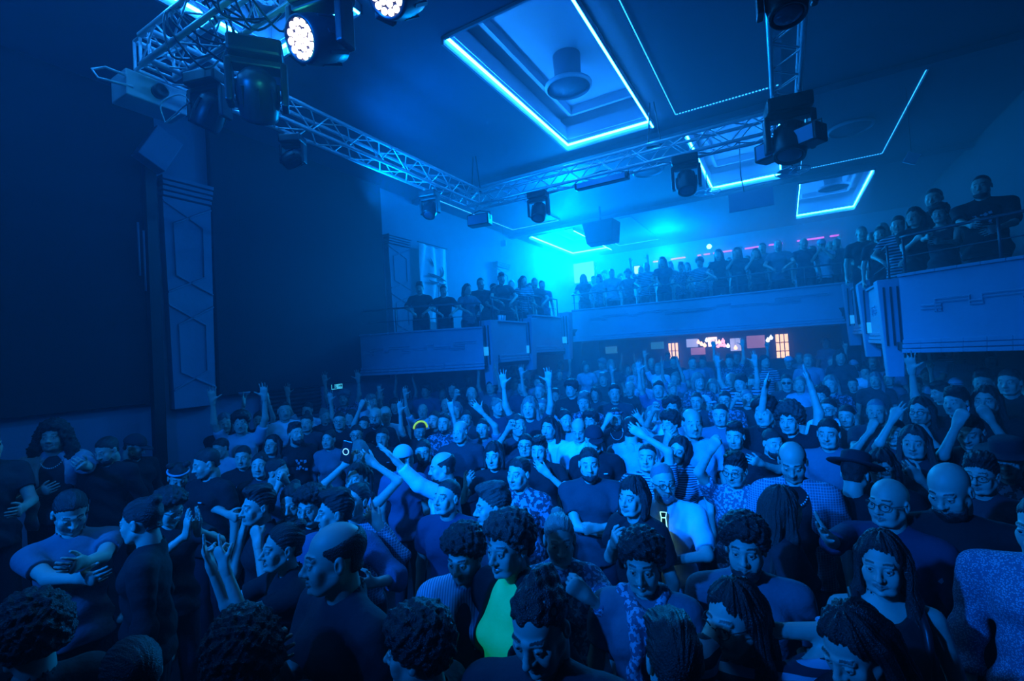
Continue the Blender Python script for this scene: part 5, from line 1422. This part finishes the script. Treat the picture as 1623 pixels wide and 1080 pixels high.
P(934, 735, 47, 2, 4, 'short', 'charcoal', 'bearded person in charcoal t-shirt facing the camera with folded arms', beard=.008, r='fold', l=(946, 838, .30, 'fist', (1, 0, -.6)), w=1.08)
P(942, 697, 39, 8, 14, 'short', 'black', 'person in a black peaked cap and black t-shirt behind the folded arms', wear=('cap', 'logo'))
P(822, 751, 48, -36, 0, 'short', 'floral', 'dark-haired person in dark patterned shirt looking left, centre', stub=.3)
P(783, 723, 39, -22, 2, 'bob', 'black', 'person with chin-length hair in black t-shirt with a large print, centre', wear=('print',), r=(740, 768, .3, 'hold'))
P(765, 680, 30, -14, -2, 'short', 'grey', 'person in grey t-shirt with both arms thrown up and one open palm', r=(716, 650, .1, 'horns', (-.7, 0, -1)), l=(762, 652, .12, 'open', (1, .0, -.6)), wear=('logo',))
P(855, 714, 37, -18, 6, 'quiff', 'black', 'person with swept hair and a wristwatch raising one flat hand', l=(868, 752, .22, 'clap', (.8, 0, -.8)), stub=.3)
P(870, 679, 33, -26, 0, 'long', 'white', 'long dark-haired person in white t-shirt, centre', fem=0, stub=.3)
P(833, 707, 29, -10, -4, 'short', 'charcoal', 'person with large glasses smiling just left of the swept hair', wear=W, smile=1)
P(917, 682, 34, -8, 22, 'balding', 'white', 'balding person in bright white shirt bending the head, centre', collar=1, sleeve=1.9)
P(936, 668, 29, -22, 0, 'curly', 'light', 'curly-haired person in light t-shirt behind the bent white shirt')
P(976, 663, 30, 2, 2, 'short', 'black', 'bearded person with headscarf and bead necklace, centre', wear=('headscarf', 'necklace'), beard=.014, r=(962, 668, .2, 'fist'), l=(986, 716, .25, 'relax'))
P(704, 671, 29, -20, 2, 'buzz', 'floral', 'goateed person in patterned shirt left of the thrown-up arms', beard=.005)
P(688, 666, 27, -26, 0, 'short', 'charcoal', 'person with short hair looking left behind the neon headband')
P(1003, 789, 54, -36, -4, 'bob', 'black', 'person with chin-length dark hair in black t-shirt and open jacket holding a bottle', r=(974, 862, .28, 'hold'), l='down', open=.07, under='black', w=.80, by=-38)
P(1051, 764, 54, 16, 4, 'buzz', 'white', 'grey-bearded person with glasses in white shirt and outlined glowing tie', collar=1, beard=.006, hc='grey', wear=('glasses', 'glowtie'), w=1.12, belly=1.15, l=(1062, 890, .3, 'relax', (1, .1, -.4)), r='down', by=-6, sleeve=.85)
P(1018, 893, 76, -8, 8, 'curly', 'grey', 'smiling person with tied curls, grey t-shirt and patterned scarf', smile=1, wear=('scarf',), skin=1, by=-4)
P(1161, 980, 84, -38, 4, 'long', 'hstripe', 'smiling person with round glasses and striped sweater resting both hands behind the head', fem=1, smile=1, wear=W, r=(1146, 962, -.04, 'relax', (-.25, -1, -.5)), l=(1218, 1000, .0, 'relax', (1, .1, -.8)), sleeve=1.35, by=-10)
P(1181, 868, 82, -6, 4, 'curly', 'grey', 'tall curly-haired person in grey t-shirt with a goatee looking at the camera', beard=.004, w=1.12, by=4)
P(1242, 806, 56, 128, 6, 'long', 'charcoal', 'person with long fair hair turned away to the right, right of the curly-haired one', fem=1, hc='brown', by=100)
P(1256, 732, 58, -4, 26, 'balding', 'check', 'balding person in checked shirt and bead necklace looking down', open=.06, under='black', wear=('necklace',), stub=.4, by=0)
P(1165, 745, 47, -22, 8, 'messy', 'paisley', 'person with glasses in a pale patterned t-shirt raising one fist overhead', wear=W, r=(1128, 712, .12, 'fist', (-1, -.1, -.5)), stub=.2)
P(1165, 692, 39, -14, 4, 'quiff', 'charcoal', 'young moustached person with dark quiff facing the camera, centre right', stub=.45)
P(1075, 714, 35, -18, 0, 'long', 'finestripe', 'smiling person tilting the head in a finely striped top', fem=1, roll=18, smile=.8)
P(1026, 726, 39, -10, -6, 'buzz', 'finestripe', 'short-haired person singing with one arm stretched up, centre', r='down', l=(1018, 690, .0, 'relax', (1, 0, -.8)))
P(1001, 680, 39, 160, 0, 'buzz', 'light', 'short-haired person in light t-shirt seen from behind, centre', by=170)
P(1142, 658, 34, -12, 6, 'buzz', 'grey', 'short-haired person in light grey t-shirt, centre right', stub=.3)
P(1034, 660, 29, -10, 0, 'long', 'light', 'long fair-haired person with open mouth, centre right', fem=1, hc='blond', l=(1016, 668, .2, 'open'))
P(1062, 672, 34, -42, 6, 'curly', 'charcoal', 'curly-haired person covering the mouth with one hand', r=(1056, 700, .22, 'relax'))
P(1251, 666, 42, -18, 8, 'afro', 'black', 'person with a big shock of hair clapping both long arms high overhead', r=(1211, 604, .05, 'clap', (-1, .3, -.3), (1, 0, 0)), l=(1284, 606, .05, 'clap', (1, .3, -.3), (-1, 0, 0)), hc='brown', z0=0, smax=1.16)
P(1225, 702, 35, 30, 8, 'short', 'black', 'dark bearded person behind the balding one with a hand at the cheek', beard=.012, l=(1205, 735, .25, 'relax'))
P(1313, 688, 45, -10, 2, 'short', 'grey', 'broad smiling person in grey sweatshirt, right of the overhead clap', smile=.8, w=1.12, sleeve=1.9)
P(1342, 660, 33, -16, 4, 'short', 'charcoal', 'dark-haired person looking down behind the broad smiling one', stub=.4)
P(1313, 648, 31, -24, 2, 'short', 'white', 'bearded person with glasses right of the raised clapping arm', wear=W, beard=.008)
P(1408, 797, 72, -28, 0, 'bald', 'navy', 'bald person with glasses in dark shirt raising one open hand', wear=W, r=(1308, 852, .22, 'open', (-.6, .1, -1)), by=-14, w=1.05, sleeve=1.2)
P(1398, 893, 78, -8, 2, 'long', 'black', 'pale person with long dark hair, dark lipstick, choker and sleeveless black top', fem=1, sleeveless=1, by=10, wear=('backpack',))
P(1352, 1025, 108, -34, 26, 'long', 'black', 'person with long dark hair bending the head at the bottom right', fem=1, by=-15)
P(1504, 776, 78, -22, 24, 'bald', 'black', 'bald bearded person in black t-shirt with pale lettering looking down', beard=.012, w=1.25, belly=1.2, sleeve=1.2, by=10, wear=('print',))
P(1554, 752, 60, -16, 4, 'messy', 'charcoal', 'person with glasses and light fringe behind the bald lettered t-shirt', wear=W)
P(1597, 731, 55, -8, 4, 'short', 'floral', 'person with a dark hat at the right edge', wear=('hat',))
P(1449, 702, 49, -8, 2, 'long', 'charcoal', 'long-haired person holding a small cup in front of the chest, right', fem=1, hc='brown', l=(1456, 758, .28, 'hold'), r='down')
P(1418, 686, 40, -14, 0, 'short', 'charcoal', 'smiling person with bare forearm raised in an OK sign, right', smile=1, r=(1416, 664, .12, 'ok', (-.5, 0, -1)))
P(1459, 652, 41, -20, 2, 'long', 'black', 'long-haired person with glasses holding a fist under the chin, right', wear=W, l=(1470, 692, .2, 'fist', (.6, 0, -1)))
P(1537, 684, 50, -14, 20, 'short', 'black', 'dark-haired person looking down with one arm raised to the brow, right edge', r=(1518, 672, .12, 'fist', (-.4, .0, -1)))
P(1563, 636, 44, -12, 0, 'long', 'black', 'long-haired person with a hand over the mouth, right edge', l=(1568, 664, .2, 'fist', (.4, 0, -1)))
P(1398, 742, 42, -10, 4, 'bob', 'black', 'person with glasses between the wide-brimmed hat and the bald head', fem=1, wear=W)
P(1356, 752, 42, 160, 18, 'short', 'black', 'person in a wide-brimmed dark hat seen from behind', wear=('hat',), by=150)
P(1600, 606, 40, -20, 4, 'short', 'black', 'dim person standing at the far right edge behind the others', sleeve=1.9)
P(1660, 838, 100, -30, 8, 'short', 'dots', 'person in a pale dotted shirt whose shoulder fills the lower right corner', sleeve=1.6, w=1.15, by=-10, depth=1.75)
P(45, 1012, 88, -150, 6, 'afro', 'black', 'dark curly head at the bottom left corner seen from behind', by=-170, skin=1)
P(382, 1048, 92, -160, 4, 'afro', 'black', 'dark curly head at the bottom edge below the pointing hands', by=-170, skin=1)
P(660, 1030, 98, -112, 4, 'curly', 'black', 'dark curly-haired person turned left at the bottom edge beside the large profile', by=-120)
P(1068, 1046, 104, -170, 8, 'messy', 'black', 'dark-haired person seen from behind at the bottom edge below the scarf', by=-170)
P(205, 1075, 110, -160, 6, 'short', 'charcoal', 'person seen from behind cut by the bottom left edge', by=-165)
# mid rows that can be told apart
P(670, 652, 22, -10, 0, 'balding', 'white', 'balding person in white t-shirt with one arm up, back left', r=(650, 640, .2, 'up') if False else 'up', hc='grey')
P(739, 663, 23, 0, 6, 'short', 'charcoal', 'short-haired person between the raised arms, back left')
P(1149, 634, 27, -8, 6, 'short', 'floral', 'person with moustache and sunglasses on the forehead, centre right', wear=W, stub=.5)
P(1104, 636, 26, -10, 10, 'buzz', 'charcoal', 'short-haired person next to a pale backwards cap, centre right')
P(1119, 640, 24, 60, 0, 'short', 'light', 'person in a pale cap turned right, centre right', wear=('cap_light',))
P(1130, 613, 22, -12, 0, 'bob', 'light', 'light-haired person smiling in the far centre', fem=1, hc='blond', smile=1)
P(1158, 603, 22, -30, 12, 'bald', 'charcoal', 'bald smiling person in the far centre right', smile=1)
P(1193, 607, 23, -14, 0, 'short', 'white', 'dark-haired person in white t-shirt left of the clapping arms', stub=.4)
P(1247, 606, 24, -4, 4, 'short', 'charcoal', 'person with sunglasses between the clapping arms', wear=('sunglasses',))
P(1268, 610, 24, -8, 0, 'tied', 'light', 'fair person directly right between the clapping arms', fem=1, hc='blond')
P(1250, 574, 17, -6, 0, 'short', 'charcoal', 'person in a pale cap under the bar lights', wear=('cap_light',))
P(1353, 580, 17, -6, 0, 'short', 'white', 'person in a bright white cap on the far right of the floor', wear=('cap_light',))
P(1372, 593, 20, 0, 4, 'short', 'white', 'person in white t-shirt with a fist at the chin beside the white cap', l='mouth')
P(1352, 610, 20, -10, 4, 'buzz', 'black', 'short-haired person in black below the white cap')
P(1409, 601, 22, -14, 0, 'tied', 'grey', 'person with hair tied up in grey top, far right', fem=1)
P(1453, 612, 22, -6, 4, 'messy', 'charcoal', 'person with a fringe smiling in the far right dark', smile=1)
P(1490, 622, 30, -60, 14, 'messy', 'black', 'dark-haired person bowing left in the right dark')
P(1516, 612, 24, 10, 0, 'short', 'charcoal', 'person in a pale striped cap in the right dark', wear=('cap_light',), r='horns')
P(1301, 629, 28, -10, 0, 'curly', 'charcoal', 'curly-haired person right behind the raised clapping hand')

# people leaning on the side boxes
P(665, 457, 19, -10, 12, 'messy', 'black', 'person in dark shirt leaning on the rail of the left side box under the banner', r='rail', l='rail', z0=2.2, sleeve=.8, Y=7.35)
P(703, 461, 19, 8, 14, 'short', 'black', 'second person from the left on the left side box rail', r='rail', l='rail', z0=2.2, Y=7.6)
P(741, 459, 19, 34, 8, 'long', 'grey', 'long-haired person in grey top resting elbows on the left side box rail', fem=1, r='rail', l='rail', z0=2.2, Y=7.95)
P(762, 450, 18, 10, 6, 'short', 'charcoal', 'tall person standing at the corner of the left side box', z0=2.2, w=1.15, Y=8.6)
P(783, 459, 17, 40, 4, 'short', 'charcoal', 'person at the front of the second left gallery box', z0=2.35, r='rail', Y=8.8)
P(804, 460, 16, 60, 6, 'short', 'charcoal', 'person in a peaked cap on the second left gallery box', z0=2.35, wear=('cap',), r='rail', Y=9.3)
P(826, 449, 16, 20, 0, 'short', 'light', 'person in light top behind the second left gallery box', z0=2.42, Y=10.1)
P(1555, 296, 30, -12, 6, 'buzz', 'black', 'heavily built bearded person in printed black t-shirt leaning on the right side box rail', beard=.006, w=1.15, belly=1.1, r=(1538, 358, .3, 'relax'), l=(1580, 362, .35, 'relax'), z0=2.2, wear=('print',), sleeve=.9, Y=7.35)
P(1480, 316, 23, -14, 4, 'short', 'black', 'bearded person standing at the back of the right side box', beard=.008, z0=2.2, Y=8.4)
P(1489, 340, 23, -10, 4, 'curly', 'charcoal', 'curly-haired smiling person with hands clasped on the right side box rail', fem=1, smile=1, sleeveless=1, r=(1470, 377, .3, 'fist'), l=(1492, 383, .3, 'relax'), z0=2.2, Y=7.7)
P(1449, 344, 22, -24, 8, 'long', 'black', 'long-haired person in dark top at the left end of the right side box rail', fem=1, r=(1452, 380, .25, 'fist'), l='down', z0=2.2, Y=7.95)
P(1395, 371, 17, 4, 8, 'short', 'charcoal', 'bearded person on the second right gallery box', beard=.006, z0=2.3, Y=9.4)
P(1366, 370, 16, 10, 6, 'buzz', 'charcoal', 'person with short pale hair on the third right gallery box', hc='grey', z0=2.42, Y=10.6)
P(1418, 367, 17, -8, 8, 'balding', 'charcoal', 'balding person between the right gallery boxes', hc='grey', z0=2.42, Y=10.6)
P(1302, 388, 15, -4, 8, 'short', 'white', 'person in a pale cap with both hands at the cheeks on the back gallery rail', wear=('cap_light',), r='mouth', l='mouth', z0=2.75, Y=12.9)

# ------------------------------------------------------------------ the packed rows farther back: shared figures, each one an object of its own
TEMPL = []
def template(i, arms, **kw):
    r_ = empty('person', (0, 0, -50))
    sp = dict(s=1.0, px=.0125, hyaw=kw.pop('hy', 0), hpitch=kw.pop('hp', .08), hroll=0, arms={-1: arms[0], 1: arms[1]}, hair='bald', shirt='black', seed=i*1.3)
    sp.update(kw); HMt, _, _ = make_person(sp, r_)
    TEMPL.append((r_, {c.name.split('.')[0]: c for c in r_.children}, HMt.copy(), kw.get('fem', 0), arms))
template(0, ('down', 'down')); template(1, ('down', 'down'), hy=.35, fem=1); template(2, ('down', 'down'), hy=-.4, w=1.1)
template(3, ('up', 'up')); template(4, ('down', 'horns'), hy=.2); template(5, ('mouth', 'down'), hy=-.1); template(6, ('fold', 'fold'), hp=.15)
template(7, ('clapup', 'clapup'), fem=1); template(8, ('phone', 'down'), hp=-.05, hy=.3); template(9, ('rail', 'rail'), hp=.25); template(10, ('rail', 'down'), fem=1, hy=-.3, hp=.2); template(11, ('up', 'down'), hy=-.25)
HAIRLIB = {}
for st in ('short', 'quiff', 'curly', 'long', 'bob', 'tied', 'messy', 'balding', 'buzz', 'afro'):
    V, Q = hair_mesh(.012, st, 1.0, dict(fem=0)); HAIRLIB[st] = mk_mesh('hair', [(V, Q)])
HNAME = {'short': 'short-haired', 'quiff': 'quiffed', 'curly': 'curly-haired', 'long': 'long-haired', 'bob': 'bob-haired', 'tied': 'bun-haired', 'messy': 'tousle-haired', 'balding': 'balding', 'buzz': 'crop-haired', 'afro': 'bushy-haired', 'bald': 'bald'}
HCN = {'dark': 'dark', 'brown': 'brown', 'blond': 'fair', 'grey': 'grey'}
SNAME = {'black': 'black', 'charcoal': 'charcoal', 'navy': 'navy', 'grey': 'grey', 'light': 'pale', 'white': 'white', 'denim': 'denim', 'hstripe': 'striped', 'check': 'checked', 'floral': 'patterned'}
ANAME = {0: '', 1: '', 2: '', 3: ', arms up', 4: ', pointing', 5: ', fist raised', 6: ', arms folded', 7: ', clapping', 8: ', hand up', 9: ', leaning', 10: ', leaning', 11: ', arm up'}
def nth(i, n):
    o = ['leftmost', 'second', 'third', 'fourth', 'fifth', 'sixth', 'seventh', 'eighth', 'ninth', 'tenth', 'eleventh', 'twelfth', 'thirteenth', 'fourteenth', 'fifteenth', 'sixteenth', 'seventeenth', 'eighteenth', 'nineteenth', 'twentieth', 'twenty-first', 'twenty-second', 'twenty-third', 'twenty-fourth', 'twenty-fifth', 'twenty-sixth', 'twenty-seventh', 'twenty-eighth', 'twenty-ninth', 'thirtieth']
    return 'rightmost' if i == n-1 and n > 1 else o[i] + (' from left' if i else '')
def clone(src, parent, M=None, m_=None, mesh=None):
    c = src.copy() if src else None
    if mesh is not None:
        c = bpy.data.objects.new('hair', mesh)
    COL.objects.link(c); c.parent = parent
    if M is not None: c.matrix_local = M
    if m_ is not None:
        if not c.data.materials: c.data.materials.append(m_)
        c.material_slots[0].link = 'OBJECT'; c.material_slots[0].material = m_
    return c
pr = random.Random(21)
def far_person(loc, s, rz, ti, row, i, n, group):
    t, ch, HMt, fem, arms = TEMPL[ti]
    hair = pr.choice(['long', 'bob', 'tied', 'long', 'curly', 'tied']) if fem else pr.choice(['short', 'short', 'quiff', 'messy', 'buzz', 'balding', 'curly', 'short', 'bald', 'long'])
    hc = pr.choice(['dark', 'dark', 'brown', 'dark', 'blond', 'grey' if not fem else 'blond']); sh = pr.choice(['black', 'black', 'charcoal', 'grey', 'navy', 'light', 'white', 'denim', 'charcoal', 'hstripe', 'check', 'floral'])
    hn = HNAME[hair]; act = ANAME[ti]
    who = (f'{HCN[hc]} {hn} person' if hair not in ('bald', 'tied') else ('bald person' if hair == 'bald' else f'{HCN[hc]} bun-haired person'))
    lab = f'{who} in {SNAME[sh]} top{act}, {nth(i, n)} in {row}'
    r_ = t.copy(); COL.objects.link(r_); r_.location = loc; r_.rotation_euler = (0, 0, rz); r_.scale = (s, s, s)
    tag(r_, lab, 'person', group)
    clone(ch['body'], r_, m_=PAL_SKIN[pr.choice([0, 0, 0, 1])]); clone(ch['shirt'], r_, m_=CL[sh]); clone(ch['trousers'], r_)
    if hair != 'bald': clone(None, r_, HMt, HAIRM[hc], HAIRLIB[hair])
    return r_
def project(p):
    q = Vector(p)-CAM; z = q.dot(_f); return 811.5+FPX*q.dot(_r)/z, 540-FPX*q.dot(_u)/z, z
def clear(px, py, h, k=.75):
    return all(abs(px-a) > k*.5*(h+c)*.8 or abs(py-b) > k*.5*(h+c)*.95 for a, b, c in USED)
N_FAR = 0
def fill_row(y, x0, x1, step, row, group, fl=None, tpool=(0, 1, 2, 0, 1, 2, 4, 5, 3, 11, 6, 8, 7), jitter=.14, lim=99, wob=.16):
    global N_FAR
    x = x0 + pr.uniform(0, step*.5); spots = []
    while x < x1:
        yy = y + pr.uniform(-wob, wob); s = pr.uniform(.93, 1.07); f_ = fl if fl is not None else floor_at(x, yy)
        hx, hy, hz = project((x, yy, f_+1.625*s)); h = FPX*.235*s/hz
        if -20 < hx < 1650 and clear(hx, hy, h): spots.append((x, yy, f_, s, hx, hy, h))
        x += step*pr.uniform(.85, 1.2)
    spots = [q for q in spots[:lim] if not (1040 < q[4] < 1262 and 524 < q[5]-q[6]*.6 < 553)]
    for i, (x, yy, f_, s, hx, hy, h) in enumerate(spots):
        ti = pr.choice(tpool)
        rz = atan2(CAM.x-x, -(CAM.y-yy)) + pr.uniform(-.45, .25)
        far_person((x, yy, f_), s, rz, ti, row, i, len(spots), group); USED.append((hx, hy, h)); N_FAR += 1
RD = [(3.55, .62), (4.25, .60), (5.0, .60), (5.75, .60), (6.5, .60), (7.25, .60), (8.0, .62), (8.8, .64), (9.6, .66), (10.9, .62), (11.9, .62), (12.9, .64)]
RN = ['first crowd row', 'second crowd row', 'third crowd row', 'fourth crowd row', 'fifth crowd row', 'sixth crowd row', 'seventh crowd row', 'eighth crowd row', 'ninth crowd row', 'tenth crowd row', 'eleventh crowd row', 'last crowd row']
for (y, st), nm in zip(RD, RN):
    fill_row(y, max(-7.0, -.95*y-3.2), min(3.3, .42*y+.5), st, nm, 'people standing on the hall floor')
# silhouettes at the bar
fill_row(14.9, -3.4, 2.8, .66, 'row at the bar', 'people at the bar', tpool=(0, 1, 2))
# galleries
GRP = 'people in the galleries'
fill_row(12.78, -4.9, 1.1, .44, 'gallery rail row', GRP, fl=TIERS[0][1], tpool=(9, 10, 9, 6, 0, 5), wob=.03)
fill_row(13.7, -5.0, 1.4, .50, 'second gallery tier', GRP, fl=TIERS[1][1], tpool=(0, 1, 2, 5, 3))
fill_row(14.7, -5.4, 2.2, .56, 'third gallery tier', GRP, fl=TIERS[2][1], tpool=(0, 1, 2, 4))
fill_row(15.7, -5.4, 2.6, .62, 'top gallery tier', GRP, fl=TIERS[3][1], tpool=(0, 1, 2, 11))
for i, (x, y) in enumerate([(-5.25, 8.9), (-5.3, 10.0), (-5.25, 10.5), (-5.3, 11.0), (-5.8, 10.3), (-5.75, 11.2)]):
    far_person((x, y, 2.35 if y < 9.6 else 2.42), 1.0, atan2(-x, y)+.2, [9, 1, 9, 0, 2, 10][i], 'left gallery boxes', i, 6, GRP)
for i, (x, y) in enumerate([(1.5, 8.6), (1.55, 10.1), (1.5, 10.8), (2.1, 9.2), (2.2, 10.4), (2.6, 9.9)]):
    far_person((x, y, 2.22 if y < 9.6 else 2.42), 1.0, atan2(-x, y)-.2, [9, 1, 9, 0, 2, 1][i], 'right gallery boxes', i, 6, GRP)
for t in TEMPL:
    for c in list(t[0].children): bpy.data.objects.remove(c)
    bpy.data.objects.remove(t[0])
print('FAR', N_FAR, 'ALL', len([o for o in S.objects if o.name.startswith('person')]))

# ------------------------------------------------------------------ things people hold
def held(px, py, near, name): pass
M_PH = mat('phone_body', (.02, .02, .025), .25)
p = at_depth(549, 716, phone_p[2]-.20)
t = empty('phone', p, radians(20), label='phone with a glowing ring on its back, held up above the crowd', cat='phone')
MB().box((0, 0, 0), (.075, .010, .155), Matrix.Rotation(.25, 3, 'Y')).build('case', M_PH, t, bevel=.006)
MB().tube([(.022*cos(a*pi/12), -.009, .022*sin(a*pi/12)) for a in range(25)], .0028, 6, cap=False).build('glowing_ring', mat('ring_glow', (.5, .8, 1), .4, emit=(.3, .75, 1), estr=1.2), t, True)
def cup(px, py, d, label):
    o = MB().lathe([(.024, -.05), (.034, .06), (.031, .06), (.021, -.045), (.001, -.045)], 18, cap=False).build('plastic_cup', mat('cup_plastic', (.5, .6, .7), .15), smooth=True)
    o.location = at_depth(px, py, d); tag(o, label, 'cup')
def bottle(px, py, d, label):
    o = MB().lathe([(.001, -.10), (.030, -.10), (.032, -.03), (.030, .03), (.013, .075), (.012, .11), (.001, .11)], 18).build('bottle', mat('bottle_glass', (.05, .09, .12), .1, spec=.8), smooth=True)
    o.location = at_depth(px, py, d); tag(o, label, 'bottle')
